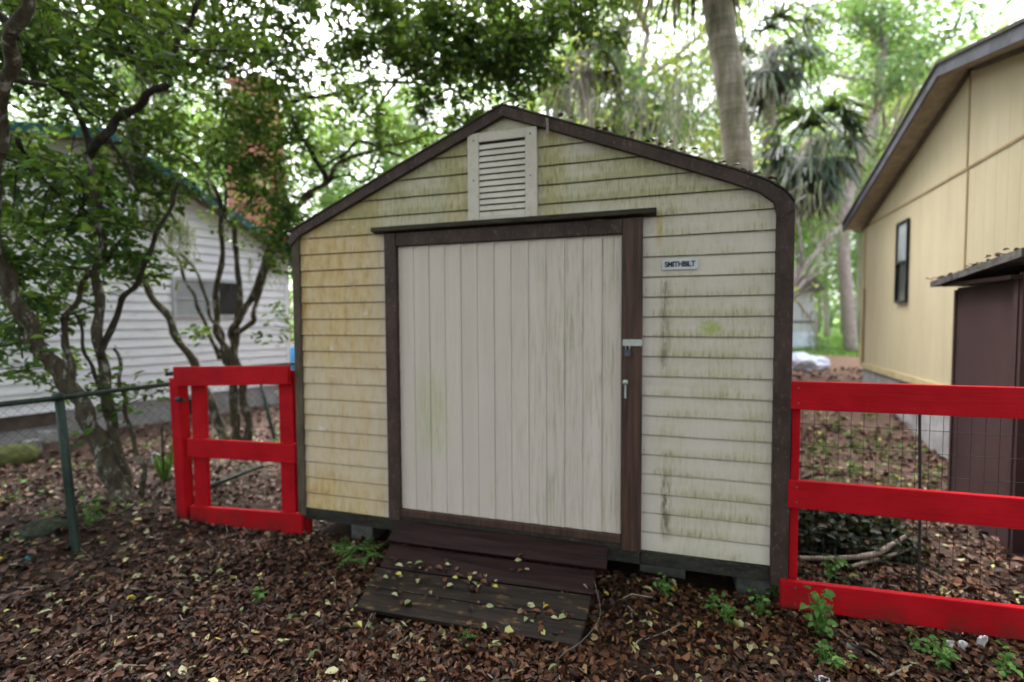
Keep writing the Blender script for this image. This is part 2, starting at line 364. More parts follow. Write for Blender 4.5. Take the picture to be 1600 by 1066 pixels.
MAT = dict(
    siding=siding_mat(), door=door_mat(), ground=ground_mat(),
    trim=mottled('dark_brown_trim_paint', (0.028, 0.017, 0.014), (0.058, 0.036, 0.030), 5, (2, 2, 1), 0.6, fine=(0.13, 0.10, 0.09)),
    oldtrim=mottled('weathered_brown_corner_board', (0.05, 0.037, 0.026), (0.11, 0.085, 0.058), 5, (3, 3, 1), 0.7, fine=(0.09, 0.10, 0.06)),
    post=wood_mat('reddish_brown_stained_wood', (0.020, 0.011, 0.009), (0.085, 0.040, 0.029), 'z'),
    lintel=mottled('mossy_dark_ledge_wood', (0.014, 0.011, 0.008), (0.05, 0.042, 0.028), 7, (1, 4, 4), 0.8, fine=(0.08, 0.08, 0.04)),
    sill=mottled('damp_green_black_beam', (0.010, 0.010, 0.008), (0.032, 0.029, 0.023), 6, (1, 4, 4), 0.8, fine=(0.09, 0.085, 0.07)),
    vent=mottled('vent_cream_paint', (0.46, 0.42, 0.375), (0.56, 0.52, 0.47), 4, rough=0.55, fine=(0.38, 0.34, 0.24)),
    dark=mottled('black_void', (0.006, 0.006, 0.006), (0.010, 0.010, 0.010), 5),
    shingle=mottled('dark_brown_shingles', (0.028, 0.024, 0.021), (0.07, 0.058, 0.048), 12, (1, 1, 1), 0.9, bump=0.6, fine=(0.10, 0.09, 0.05)),
    steel=mottled('galvanised_steel', (0.32, 0.34, 0.33), (0.5, 0.53, 0.52), 20, rough=0.45, metal=0.6, bump=0.1),
    lock=mottled('dark_blue_padlock_body', (0.035, 0.04, 0.06), (0.09, 0.10, 0.13), 20, rough=0.4, metal=0.4, bump=0.1),
    rust=mottled('old_dull_wire', (0.05, 0.05, 0.045), (0.13, 0.12, 0.10), 20, rough=0.6, metal=0.3),
    sign=mottled('pale_grey_sign_plate', (0.44, 0.45, 0.52), (0.53, 0.54, 0.61), 9, rough=0.45, bump=0.05),
    ink=mottled('black_sign_lettering', (0.012, 0.013, 0.015), (0.03, 0.03, 0.035), 20, bump=0.05),
    block=mottled('grey_concrete_block', (0.06, 0.06, 0.057), (0.14, 0.137, 0.127), 9, rough=0.9, fine=(0.06, 0.07, 0.04)),
    red=None,
    plank=wood_mat('dark_wet_ramp_planks', (0.007, 0.0035, 0.0035), (0.030, 0.013, 0.013), 'x', 0.5, spec=0.16),
    plank_worn=wood_mat('worn_ramp_planks', (0.008, 0.006, 0.005), (0.032, 0.023, 0.019), 'x', 0.45, worn=(0.17, 0.105, 0.050), spec=0.16),
    greenvinyl=mottled('dark_green_fence_vinyl', (0.008, 0.018, 0.014), (0.020, 0.040, 0.031), 12, (1, 1, 0.3), 0.5, fine=(0.07, 0.08, 0.06)),
    wire=mottled('dark_wire', (0.02, 0.022, 0.02), (0.05, 0.052, 0.05), 12, rough=0.5, metal=0.3),
    bark=None, palm=None,
    whitewall=mottled('white_vinyl_siding', (0.68, 0.69, 0.76), (0.78, 0.79, 0.84), 1.2, (1, 1, 2), 0.5, fine=(0.52, 0.51, 0.50)),
    teal=mottled('teal_roof_edge_metal', (0.014, 0.065, 0.072), (0.03, 0.11, 0.115), 3, rough=0.4),
    tealroof=mottled('teal_metal_roof', (0.06, 0.17, 0.17), (0.12, 0.26, 0.25), 2, rough=0.4),
    soffit=mottled('dark_soffit_boards', (0.10, 0.085, 0.07), (0.17, 0.15, 0.12), 5),  # one mottled dark brown for soffit and frieze
    foundation=mottled('pale_foundation_block', (0.24, 0.23, 0.24), (0.38, 0.37, 0.39), 4, rough=0.85, fine=(0.18, 0.17, 0.15)),
    skirt=mottled('brown_skirting_board', (0.06, 0.045, 0.04), (0.11, 0.085, 0.075), 6),
    winframe=mottled('grey_aluminium_frame', (0.36, 0.38, 0.41), (0.46, 0.48, 0.51), 6, rough=0.4),
    darkframe=mottled('black_window_frame', (0.012, 0.013, 0.016), (0.03, 0.032, 0.036), 6, rough=0.4),
    glass=mottled('painted_sky_window_glass', (0.24, 0.26, 0.29), (0.34, 0.37, 0.40), 2, rough=0.12, spec=0.6, bump=0.02),  # sky reflection put into the glass as a paler grey
    darkglass=mottled('dark_window_glass', (0.012, 0.014, 0.017), (0.03, 0.034, 0.04), 2, rough=0.1, spec=0.6, bump=0.02),
    fascia=mottled('blue_grey_fascia_boards', (0.055, 0.055, 0.07), (0.12, 0.12, 0.15), 4, rough=0.5),
    brownwall=mottled('maroon_brown_painted_panel', (0.042, 0.022, 0.024), (0.062, 0.034, 0.036), 2, (1, 1, 0.4), 0.6, bump=0.15),
    mossroof=mottled('mossy_old_roof_edge', (0.05, 0.045, 0.045), (0.13, 0.12, 0.12), 9, rough=0.9, bump=0.8, bdist=0.02, fine=(0.17, 0.16, 0.05)),
    greywhite=mottled('faded_white_shed_paint', (0.44, 0.45, 0.47), (0.55, 0.56, 0.58), 3),
    tarp=mottled('crumpled_pale_blue_plastic', (0.50, 0.58, 0.78), (0.72, 0.76, 0.85), 3, rough=0.35, spec=0.4),
    bluebin=mottled('bright_blue_plastic', (0.03, 0.23, 0.50), (0.05, 0.30, 0.60), 4, rough=0.4),
    clay=mottled('terracotta_clay', (0.30, 0.10, 0.045), (0.40, 0.15, 0.07), 7),
    whitetub=mottled('white_plastic', (0.55, 0.56, 0.62), (0.68, 0.69, 0.74), 6, rough=0.4),
    mossrock=mottled('dark_mossy_stone', (0.012, 0.016, 0.012), (0.04, 0.05, 0.028), 9, rough=0.95, bump=0.9, bdist=0.02, fine=(0.13, 0.13, 0.10)),
    palestone=mottled('pale_grey_stone', (0.30, 0.30, 0.33), (0.45, 0.45, 0.48), 18, rough=0.8),
    stick=mottled('bare_weathered_stick', (0.15, 0.12, 0.10), (0.32, 0.27, 0.23), 14, rough=0.85),
    scrap=mottled('torn_white_scrap', (0.52, 0.50, 0.52), (0.68, 0.65, 0.66), 14, rough=0.6, fine=(0.5, 0.42, 0.18)),
    tealscrap=mottled('teal_plastic_scrap', (0.02, 0.16, 0.20), (0.04, 0.24, 0.28), 14),
    moldgreen=mottled('yellow_green_mossy_box', (0.035, 0.04, 0.012), (0.12, 0.13, 0.04), 5, rough=0.9, bump=0.9, bdist=0.02),
)
def bark_mat(name, c1, c2, lichen, lo, hi, obj=False):
    t = NT(name, 0.9, 0.15); v = t.position((4, 4, 1.1), obj)
    f = t.noise(v, 6, 7, 0.7); c = t.ramp(f, [(0.32, c1), (0.68, c2)])
    p = t.noise(t.position((1.5, 1.5, 0.8), obj), 9, 7, 0.7)
    c = t.mix(t.ramp(p, [(lo, 0.0), (hi, 0.9)]), c, lichen); t.color(c); t.bump(f, 0.8, 0.02); return t.m
MAT['bark'] = bark_mat('dark_bark_with_pale_lichen', (0.026, 0.023, 0.015), (0.095, 0.083, 0.058), (0.30, 0.30, 0.27), 0.55, 0.63)
def red_mat():
    t = NT('weathered_red_fence_paint', 0.6, 0.1); g = t.n('ShaderNodeNewGeometry'); sx = t.n('ShaderNodeSeparateXYZ'); t.l(g.outputs['Position'], sx.inputs[0])
    gr = t.noise(t.position((1.2, 10, 16)), 3.0, 6, 0.65); bl = t.noise(t.position(), 3.2, 5, 0.6)
    c = t.ramp(bl, [(0.32, (0.29, 0.003, 0.008)), (0.68, (0.43, 0.006, 0.013))])
    c = t.mix(t.ramp(gr, [(0.55, 0.0), (0.72, 0.55)]), c, (0.23, 0.004, 0.008))
    c = t.mix(t.ramp(t.noise(t.position((3, 3, 3)), 12, 5, 0.7), [(0.68, 0.0), (0.73, 0.75)]), c, (0.06, 0.008, 0.008))
    dirt = t.math('MULTIPLY', t.maprange(sx.outputs[2], 0.20, 0.0), t.ramp(t.noise(t.position(), 9, 6, 0.7), [(0.40, 0.0), (0.62, 0.9)]))
    c = t.mix(dirt, c, (0.055, 0.022, 0.014))
    t.color(c); t.bump(gr, 0.5, 0.006); return t.m
MAT['red'] = red_mat()
MAT['barkdark'] = bark_mat('dark_wet_branch_bark', (0.014, 0.012, 0.010), (0.05, 0.043, 0.034), (0.12, 0.125, 0.10), 0.58, 0.70)
MAT['barkgrey'] = bark_mat('pale_grey_bark', (0.20, 0.165, 0.155), (0.40, 0.345, 0.325), (0.50, 0.47, 0.45), 0.55, 0.7, True)
def palm_mat():
    t = NT('ringed_grey_green_palm_trunk', 0.9, 0.15)
    ring = t.noise(t.position((0.6, 0.6, 16), True), 1.6, 4, 0.6); v = t.noise(t.position((3, 3, 0.8), True), 3, 6, 0.65)
    c = t.ramp(v, [(0.35, (0.14, 0.135, 0.08)), (0.52, (0.24, 0.21, 0.16)), (0.7, (0.37, 0.31, 0.28))])
    c = t.mix(t.ramp(ring, [(0.48, 0.0), (0.62, 0.45)]), c, (0.07, 0.065, 0.045)); t.color(c); t.bump(ring, 0.6, 0.02); return t.m
MAT['palm'] = palm_mat()
G = lambda *s: list(s)
MAT['leaf'] = leaf_mat('broad_green_leaves', G((0.0, (0.014, 0.042, 0.009)), (0.45, (0.036, 0.105, 0.018)), (0.8, (0.08, 0.19, 0.028)), (1.0, (0.20, 0.30, 0.045))), 0.36)
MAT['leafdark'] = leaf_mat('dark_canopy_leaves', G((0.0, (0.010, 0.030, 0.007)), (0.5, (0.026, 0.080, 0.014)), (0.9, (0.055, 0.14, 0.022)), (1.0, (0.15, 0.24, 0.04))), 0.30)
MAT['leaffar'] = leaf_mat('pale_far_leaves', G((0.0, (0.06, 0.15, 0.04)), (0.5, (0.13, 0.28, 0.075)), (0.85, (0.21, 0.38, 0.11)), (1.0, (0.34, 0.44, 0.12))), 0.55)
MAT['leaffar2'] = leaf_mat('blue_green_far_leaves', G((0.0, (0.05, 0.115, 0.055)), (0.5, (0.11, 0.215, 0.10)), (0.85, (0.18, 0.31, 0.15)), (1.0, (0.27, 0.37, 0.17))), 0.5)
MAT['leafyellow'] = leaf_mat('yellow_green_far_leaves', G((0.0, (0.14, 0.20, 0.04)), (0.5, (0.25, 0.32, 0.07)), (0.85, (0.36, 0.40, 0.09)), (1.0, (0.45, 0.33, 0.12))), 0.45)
MAT['weed'] = leaf_mat('fresh_weed_leaves', G((0.0, (0.05, 0.13, 0.025)), (0.6, (0.10, 0.24, 0.05)), (1.0, (0.18, 0.33, 0.08))), 0.35)
MAT['ivy'] = leaf_mat('dull_dark_ivy_leaves', G((0.0, (0.008, 0.012, 0.007)), (0.5, (0.018, 0.026, 0.013)), (0.8, (0.03, 0.034, 0.018)), (1.0, (0.075, 0.045, 0.026))), 0.15)
MAT['frond'] = leaf_mat('blue_green_palm_fronds', G((0.0, (0.008, 0.018, 0.010)), (0.6, (0.024, 0.050, 0.026)), (1.0, (0.07, 0.115, 0.055))), 0.2)
MAT['deadfrond'] = leaf_mat('dead_brown_palm_fronds', G((0.0, (0.022, 0.014, 0.010)), (0.6, (0.06, 0.04, 0.028)), (1.0, (0.16, 0.115, 0.085))), 0.15)
MAT['moss'] = leaf_mat('grey_green_hanging_moss', G((0.0, (0.10, 0.11, 0.085)), (0.6, (0.19, 0.20, 0.155)), (1.0, (0.32, 0.31, 0.25))), 0.3)
def litter_mat():
    t = NT('dead_leaf_litter', 0.55, 0.3); g = t.n('ShaderNodeNewGeometry'); rnd = g.outputs['Random Per Island']
    sx = t.n('ShaderNodeSeparateXYZ'); t.l(g.outputs['Position'], sx.inputs[0])
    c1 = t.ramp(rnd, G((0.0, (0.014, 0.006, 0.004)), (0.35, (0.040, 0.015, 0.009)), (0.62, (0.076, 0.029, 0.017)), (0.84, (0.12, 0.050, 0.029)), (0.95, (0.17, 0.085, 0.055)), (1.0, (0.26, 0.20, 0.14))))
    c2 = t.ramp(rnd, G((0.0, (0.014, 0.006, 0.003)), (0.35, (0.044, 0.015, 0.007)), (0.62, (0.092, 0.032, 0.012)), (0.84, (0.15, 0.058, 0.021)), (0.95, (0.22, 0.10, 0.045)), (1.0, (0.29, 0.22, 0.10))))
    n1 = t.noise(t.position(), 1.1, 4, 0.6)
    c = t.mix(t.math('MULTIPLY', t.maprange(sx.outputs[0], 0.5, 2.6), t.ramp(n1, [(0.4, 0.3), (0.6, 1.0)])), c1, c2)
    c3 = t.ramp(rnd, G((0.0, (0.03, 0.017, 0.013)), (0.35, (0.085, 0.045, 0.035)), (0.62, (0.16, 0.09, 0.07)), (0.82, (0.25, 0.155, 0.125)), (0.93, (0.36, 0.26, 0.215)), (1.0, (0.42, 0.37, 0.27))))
    c = t.mix(t.math('MULTIPLY', t.math('MULTIPLY', t.maprange(sx.outputs[1], 0.0, 1.6), t.maprange(sx.outputs[0], 3.6, 1.0, 0.35, 1.0)), t.ramp(n1, [(0.4, 0.5), (0.6, 1.0)])), c, c3)  # open light painted in: litter turns paler towards the back left
    damp = t.ramp(t.noise(t.position(), 1.9, 5, 0.65), [(0.34, 0.65), (0.48, 0.0)])
    c = t.mix(damp, c, (0.014, 0.008, 0.006))
    t.color(c); return t.m
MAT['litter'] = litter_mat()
MAT['freshfall'] = leaf_mat('yellow_green_fallen_leaves', G((0.0, (0.16, 0.19, 0.08)), (0.35, (0.30, 0.32, 0.16)), (0.65, (0.42, 0.38, 0.24)), (0.9, (0.48, 0.45, 0.15)), (1.0, (0.56, 0.37, 0.03))), 0.1)
MAT['grass'] = leaf_mat('short_lawn_grass', G((0.0, (0.10, 0.20, 0.04)), (1.0, (0.25, 0.40, 0.10))), 0.2)

# ------------------------------------------------------------------ ground
def sstep(v, a, b):
    t = np.clip((np.asarray(v, float)-a)/(b-a), 0, 1); return t*t*(3-2*t)
def gh(x, y):
    x = np.asarray(x, float); y = np.asarray(y, float)
    r = sstep(x, 3.0, 4.6)*(0.56*sstep(y, 3.6, 7.6)+0.022*np.clip(y-7.5, 0, 40))
    l = sstep(-x, 6.0, 16.0)*0.02*np.clip(y-4, 0, 30)
    bump = 0.018*np.sin(2.1*x+0.7*y)*np.sin(1.7*y-0.6*x)+0.010*np.sin(5.3*x+1.0)*np.sin(4.7*y+2.0)
    mound = 0.05*np.exp(-((x+2.0)**2+(y-0.05)**2)/0.30)+0.07*np.exp(-((x+1.75)**2/0.12+(y+0.45)**2/0.25))
    return r+l+bump+mound
def build_ground():
    s = np.sinh(np.linspace(-1, 1, 261)*4.2)/math.sinh(4.2)
    X, Y = np.meshgrid(2+s*150, 0+s*150, indexing='ij')
    Z = gh(X, Y); n = 261
    idx = np.arange(n*n).reshape(n, n)
    F = np.stack([idx[:-1, :-1], idx[1:, :-1], idx[1:, 1:], idx[:-1, 1:]], -1).reshape(-1, 4)
    o = fast_mesh('ground', np.stack([X, Y, Z], -1).reshape(-1, 3), F, MAT['ground'])
    for p in o.data.polygons: p.use_smooth = True
    tag(o, kind='structure')
build_ground()

# ------------------------------------------------------------------ the shed
SW, EAVE, APX, APZ = 3.5, 2.46, 1.742, 3.195
def roof_z(x):
    """top of the siding under the rake boards"""
    return np.interp(x, [0.0, APX, 3.17, 3.36, 3.5], [2.40, 3.15, 2.585, 2.51, 2.42])
shed = empty('garden_shed', (1.75, 0, 0), 'weathered cream clapboard shed with brown trim and wide pale door', 'shed')
def lap_wall(name, mat, parent, org, u, nrm, t0, t1, z0, ztop, step, depth=0.013, gap=0.0125, segs=10):
    """lapped boards along u; nrm points outward; ztop(t) is the top line"""
    org, u, nrm = map(np.asarray, (org, u, nrm)); b = MB()
    ts = np.linspace(t0, t1, segs+1); z = z0; k = 0
    zmax = max(ztop(t) for t in np.linspace(t0, t1, 41))
    rr = random.Random(3)
    while z < zmax:
        zz1 = z+step
        # the stretch of this board below the top line, scanned finely
        tt = np.linspace(t0, t1, 241)
        def span(h):
            ok = [t for t in tt if ztop(t) >= h-1e-6]
            return (ok[0], ok[-1]) if ok else None
        prof = [(z, 0.0), (z, depth), (z+step-gap, depth*0.35), (z+step-gap, -0.004), (z+step, -0.004)]
        rows = []
        for h, o in prof:
            sp = span(min(h, zmax))
            if sp is None: break
            rows.append((sp, min(h, zmax), o))
        wob = [rr.uniform(-0.0022, 0.0022) for _ in range(segs+1)]
        base = len(b.v)
        for (a, c), h, o in rows:
            for i in range(segs+1):
                t = a+(c-a)*i/segs
                p = org+u*t+nrm*o; b.v.append((p[0], p[1], h+wob[i]))
        for r in range(len(rows)-1):
            for i in range(segs):
                q = base+r*(segs+1)+i
                b.f.append((q, q+1, q+segs+2, q+segs+1))
        z = zz1; k += 1
    return b.build(name, mat, parent)
lap_wall('front_siding', MAT['siding'], shed, (0, 0, 0), (1, 0, 0), (0, -1, 0), 0.04, 3.46, 0.2555, roof_z, 0.1265)
for xs, nx in ((0.0, -1), (3.5, 1)):
    lap_wall('side_siding', MAT['siding'], shed, (xs, 0, 0), (0, 1, 0), (nx, 0, 0), 0.02, 3.2, 0.2555, lambda t: 2.40, 0.1265)
MB().prism([(0, 3.2, -0.1), (3.5, 3.2, -0.1), (3.5, 3.2, 2.41), (APX, 3.2, 3.14), (0, 3.2, 2.41)], (0, 0.03, 0)).build('back_wall', MAT['siding'], shed)  # unseen back carried below the floor to block light under the shed
MB().box(0.02, 3.48, 0.02, 3.19, 0.20, 0.245).build('floor', MAT['sill'], shed)
# corner boards
MB().box(-0.012, 0.052, -0.032, -0.002, 0.19, 2.43).build('corner_board', MAT['oldtrim'], shed, bevel=0.003)
MB().box(3.418, 3.512, -0.038, -0.002, 0.15, 2.44).build('corner_board', MAT['trim'], shed, bevel=0.003)
# rim joists
b = MB(); b.box(0.03, 0.83, -0.012, 0.03, 0.158, 0.25); b.build('rim_beam', MAT['sill'], shed, bevel=0.004)
b = MB(); b.box(2.66, 3.42, -0.014, 0.03, 0.155, 0.248); b.build('rim_beam', MAT['sill'], shed, bevel=0.004)
b = MB(); b.box(0.84, 2.655, -0.036, -0.0135, 0.165, 0.2505); b.box(0.9185, 2.5375, -0.036, -0.0135, 0.2507, 0.2915); b.build('rim_beam', MAT['sill'], shed, bevel=0.004)
# rake boards: left straight, right bending down at its foot
def rake(top, low, y0, y1, name):
    b = MB(); k = len(top)
    for i in range(k-1):
        a0, a1, c0, c1 = top[i], top[i+1], low[i], low[i+1]
        q = lambda p, y: (p[0], y, p[1])
        b.hexa([q(c0, y0), q(c1, y0), q(a1, y0), q(a0, y0)], [q(c0, y1), q(c1, y1), q(a1, y1), q(a0, y1)])
    return b.build(name, MAT['trim'], shed)
rake([(APX, 3.200), (0.90, 2.848), (0.035, 2.470), (-0.02, 2.43)], [(APX, 3.130), (0.90, 2.775), (0.08, 2.425), (-0.02, 2.34)], -0.05, -0.012, 'rake_board')
rake([(APX, 3.199), (2.6, 2.868), (3.194, 2.632), (3.366, 2.553), (3.451, 2.49), (3.518, 2.40)],
     [(APX, 3.132), (2.6, 2.796), (3.16, 2.570), (3.325, 2.497), (3.402, 2.433), (3.425, 2.33)], -0.052, -0.012, 'rake_board')
# roof slopes
def slope(pts, name):
    b = MB()
    for (xa, za), (xb, zb) in zip(pts[:-1], pts[1:]):
        b.hexa([(xa, -0.058, za), (xb, -0.058, zb), (xb, 3.3, zb), (xa, 3.3, za)],
               [(xa, -0.058, za+0.010), (xb, -0.058, zb+0.010), (xb, 3.3, zb+0.010), (xa, 3.3, za+0.010)])
    return b.build(name, MAT['shingle'], shed)
slope([(APX, 3.202), (0.90, 2.850), (0.03, 2.474), (-0.03, 2.448)], 'roof')
slope([(APX, 3.203), (2.6, 2.872), (3.194, 2.636), (3.366, 2.558), (3.455, 2.495), (3.505, 2.43)], 'roof')
# gable vent
vent = MB().box(1.50, 1.965, -0.022, -0.008, 2.44, 3.02).build('vent', MAT['dark'], shed)
fr = MB()
fr.box(1.486, 1.567, -0.040, -0.010, 2.418, 3.040); fr.box(1.898, 1.979, -0.040, -0.010, 2.416, 3.040)
fr.box(1.5675, 1.8975, -0.038, -0.010, 2.978, 3.040); fr.box(1.5675, 1.8975, -0.038, -0.010, 2.416, 2.470)
fr.build('vent_frame', MAT['vent'], vent, bevel=0.003)
for i in range(12):
    zc = 2.482+i*0.0415
    MB().prism([(1.569, -0.0375, zc-0.010), (1.569, -0.034, zc-0.013), (1.569, -0.024, zc+0.020), (1.569, -0.0275, zc+0.022)], (0.327, 0, 0)).build('slat', MAT['vent'], vent)
# door: frame, boards, hardware
df = MB(); df.box(0.825, 0.918, -0.052, -0.006, 0.258, 2.395)
df.build('door_jamb', MAT['trim'], shed, bevel=0.004)
df = MB(); df.box(2.538, 2.664, -0.055, -0.006, 0.252, 2.395); df.build('door_jamb', MAT['post'], shed, bevel=0.004)
df = MB(); df.box(0.9185, 2.5375, -0.047, -0.006, 2.300, 2.395); df.build('door_head', MAT['trim'], shed, bevel=0.004)
lt = MB(); lt.prism([(0.735, -0.006, 2.445), (0.735, -0.085, 2.438), (0.735, -0.085, 2.405), (0.735, -0.006, 2.400)], (2.01, 0, 0.004))
lt.build('door_ledge', MAT['lintel'], shed, bevel=0.004)
door = MB().box(0.922, 2.534, -0.012, -0.006, 0.30, 2.298).build('door', MAT['door'], shed)
bd = MB(); nb = 13; wb = (2.533-0.924)/nb; rr = random.Random(5)
for i in range(nb):
    x0 = 0.924+i*wb; zt = 2.294+rr.uniform(-0.008, 0.002); yo = -0.020-0.0015*(i % 2)
    bd.hexa([(x0, yo+0.002, 0.345), (x0+wb-0.001, yo-0.003, 0.345), (x0+wb-0.001, -0.0125, 0.345), (x0, -0.0125, 0.345)],
            [(x0, yo+0.002, zt-0.012), (x0+wb-0.001, yo-0.003, zt), (x0+wb-0.001, -0.0125, zt), (x0, -0.0125, zt-0.010)])
bd.build('door_boards', MAT['door'], door, bevel=0.0015)
MB().box(0.9185, 2.5375, -0.046, -0.008, 0.292, 0.343).build('door_bottom_rail', MAT['post'], shed, bevel=0.004)
hs = MB().box(2.543, 2.662, -0.064, -0.0552, 1.585, 1.628).build('hasp', MAT['steel'], shed, bevel=0.003)
pk = MB(); pk.box(2.556, 2.594, -0.088, -0.066, 1.518, 1.562)
pk.build('padlock', MAT['lock'], hs, bevel=0.005)
pk = MB(); pk.tube([(2.563, -0.077, 1.562), (2.563, -0.077, 1.585), (2.568, -0.077, 1.595), (2.582, -0.077, 1.595), (2.587, -0.077, 1.585), (2.587, -0.077, 1.562)], 0.004, 6)
pk.build('shackle', MAT['steel'], hs, smooth=True)
kb = MB(); kb.lathe((2.562, -0.07, 1.355), [(0.012, -0.016), (0.017, -0.008), (0.018, 0.006), (0.012, 0.016)], 12)
kb.build('latch_knob', MAT['steel'], shed, smooth=True)
kb = MB(); kb.box(2.555, 2.567, -0.0585, -0.0555, 1.25, 1.335); kb.build('latch_strap', MAT['steel'], shed)
nl = MB()
for x, z in ((1.53, 2.99), (1.935, 2.995), (1.53, 2.72), (1.935, 2.72), (1.53, 2.45), (1.935, 2.45)):
    nl.lathe((x, -0.0405, z), [(0.005, -0.004), (0.005, 0.004)], 8)
nl.build('nail_heads', MAT['rust'], vent)
# name plate with its lettering
sgn = MB().box(2.780, 2.990, -0.021, -0.0135, 2.062, 2.128).build('name_plate', MAT['sign'], shed, bevel=0.002)
fc = bpy.data.curves.new('plate_text', 'FONT'); fc.body = 'SMITHBILT'; fc.size = 0.046; fc.align_x = 'CENTER'; fc.align_y = 'CENTER'
fc.extrude = 0.0008; fc.offset = 0.0012; fc.space_character = 0.92
fo = bpy.data.objects.new('plate_text', fc); COL.objects.link(fo)
bpy.context.view_layer.update()
tm = bpy.data.meshes.new_from_object(fo.evaluated_get(bpy.context.evaluated_depsgraph_get()))
bpy.data.objects.remove(fo); bpy.data.curves.remove(fc)
txt = link('lettering', tm, MAT['ink'], sgn)
tw = max(v.co.x for v in tm.vertices)-min(v.co.x for v in tm.vertices)
txt.scale = (0.180/tw, 1.0, 1.0)
txt.rotation_euler = (math.pi/2, 0, 0); txt.location = (2.885-1.75, -0.0225, 2.095)
# dead leaf hanging under the right rake
MB().prism([(2.045, -0.058, 3.075), (2.062, -0.058, 3.07), (2.066, -0.060, 2.99), (2.056, -0.062, 2.945), (2.049, -0.060, 2.99)], (0, -0.006, 0)).build('dry_hanging_leaf', MAT['stick']).parent = None
tag(bpy.data.objects['dry_hanging_leaf'], 'pale dry leaf hanging from the right rake board beside the vent', 'leaf')
# blocks under the shed
for i, (x, y, w, lab) in enumerate(((0.50, 0.10, 0.20, 'grey block under the left front of the shed, left of the ramp'),
                                    (3.36, 0.14, 0.20, 'grey block under the right front corner of the shed'),
                                    (2.80, 0.20, 0.30, 'wide grey block under the shed just right of the ramp'))):
    b = MB(); b.box(x-w/2, x+w/2, y-0.02, y+0.18, -0.03, 0.1545); o = b.build('foundation_block', MAT['block'], bevel=0.008)
    tag(o, lab, 'block', 'concrete blocks under the shed')

# ------------------------------------------------------------------ the ramp
ramp = empty('wooden_ramp', (1.7, -0.4, 0), 'dark wet plank ramp with fallen leaves below the wide shed door', 'ramp')
def ramp_plank(a, b_, c, d, th, mat):
    """a, b_ upper edge (left, right); c, d lower edge (left, right)"""
    a, b_, c, d = map(np.asarray, (a, b_, c, d)); n = np.cross(b_-a, c-a); n = n/np.linalg.norm(n)
    if n[2] < 0: n = -n
    MB().hexa([a-n*th, b_-n*th, d-n*th, c-n*th], [a, b_, d, c]).build('plank', mat, ramp, bevel=0.005)
ramp_plank((0.905, -0.045, 0.268), (2.455, -0.045, 0.266), (0.905, -0.21, 0.180), (2.462, -0.215, 0.200), 0.028, MAT['plank'])
ramp_plank((0.930, -0.205, 0.158), (2.395, -0.21, 0.176), (0.955, -0.385, 0.082), (2.400, -0.40, 0.132), 0.028, MAT['plank'])
ramp_plank((0.935, -0.392, 0.080), (2.39, -0.407, 0.124), (0.975, -0.57, 0.056), (2.385, -0.578, 0.084), 0.028, MAT['plank_worn'])
ramp_plank((0.985, -0.580, 0.056), (2.383, -0.588, 0.082), (1.03, -0.765, 0.040), (2.365, -0.75, 0.050), 0.028, MAT['plank_worn'])
for x in (1.06, 1.68, 2.30):
    MB().hexa([(x-0.02, -0.06, 0.02), (x+0.02, -0.06, 0.02), (x+0.02, -0.70, -0.02), (x-0.02, -0.70, -0.02)],
              [(x-0.02, -0.06, 0.13), (x+0.02, -0.06, 0.13), (x+0.02, -0.70, 0.0), (x-0.02, -0.70, 0.0)]).build('bearer', MAT['plank'], ramp)
wire_pts = [P(928, 905, d=2.95), P(938, 950, d=2.68), P(932, 975, d=2.52), P(908, 1003, d=2.43), P(885, 1018, d=2.42), P(872, 1030, d=2.40)]
def smooth_path(pts, k=6):
    pts = [np.asarray(p, float) for p in pts]; out = []
    for i in range(len(pts)-1):
        p0 = pts[max(i-1, 0)]; p1 = pts[i]; p2 = pts[i+1]; p3 = pts[min(i+2, len(pts)-1)]
        for j in range(k):
            t = j/k
            out.append(0.5*((2*p1)+(-p0+p2)*t+(2*p0-5*p1+4*p2-p3)*t*t+(-p0+3*p1-3*p2+p3)*t**3))
    out.append(pts[-1]); return out
o = MB().tube(smooth_path(wire_pts), 0.0032, 6).build('loose_cable', MAT['rust'], smooth=True)
tag(o, 'thin dull cable curling past the lower right corner of the ramp', 'cable')

# ------------------------------------------------------------------ red fence on the right
fence = empty('red_rail_fence', (4.6, 0, 0), 'red three rail fence with wire mesh right of the shed', 'fence')
XE = 5.70
MB().box(3.508, XE, -0.045, -0.008, 1.222, 1.388).build('rail', MAT['red'], fence, bevel=0.005)
MB().box(3.503, XE, -0.043, -0.006, 0.634, 0.801).build('rail', MAT['red'], fence, bevel=0.005)
MB().hexa([(3.468, -0.065, 0.035), (XE, -0.065, 0.060), (XE, -0.027, 0.060), (3.468, -0.027, 0.035)],
          [(3.468, -0.065, 0.200), (XE, -0.065, 0.245), (XE, -0.027, 0.245), (3.468, -0.027, 0.200)]).build('rail', MAT['red'], fence, bevel=0.005)
MB().box(3.522, 3.570, -0.005, 0.070, -0.1, 1.355).build('post', MAT['red'], fence, bevel=0.004)
MB().box(5.60, 5.69, -0.005, 0.085, -0.1, 1.36).build('post', MAT['red'], fence, bevel=0.004)
for rl, (zc, zs) in zip([o for o in fence.children if o.name.startswith('rail')], ((1.305, .045), (.717, .045), (.118, .05))):
    for xx in (3.546, 5.645):
        for dz in (-zs, zs):
            yy = -.0655 if zc < .3 else (-.0455 if zc > 1 else -.0435)
            MB().lathe((xx, yy, zc+dz), [(.006, -.005), (.006, .004)], 8).build('nail', MAT['rust'], rl)
wm = MB()
x = 3.60
while x < 5.6:
    wm.tube([(x, 0.075, 0.03), (x, 0.075, 1.30)], 0.0016, 4, False); x += 0.064
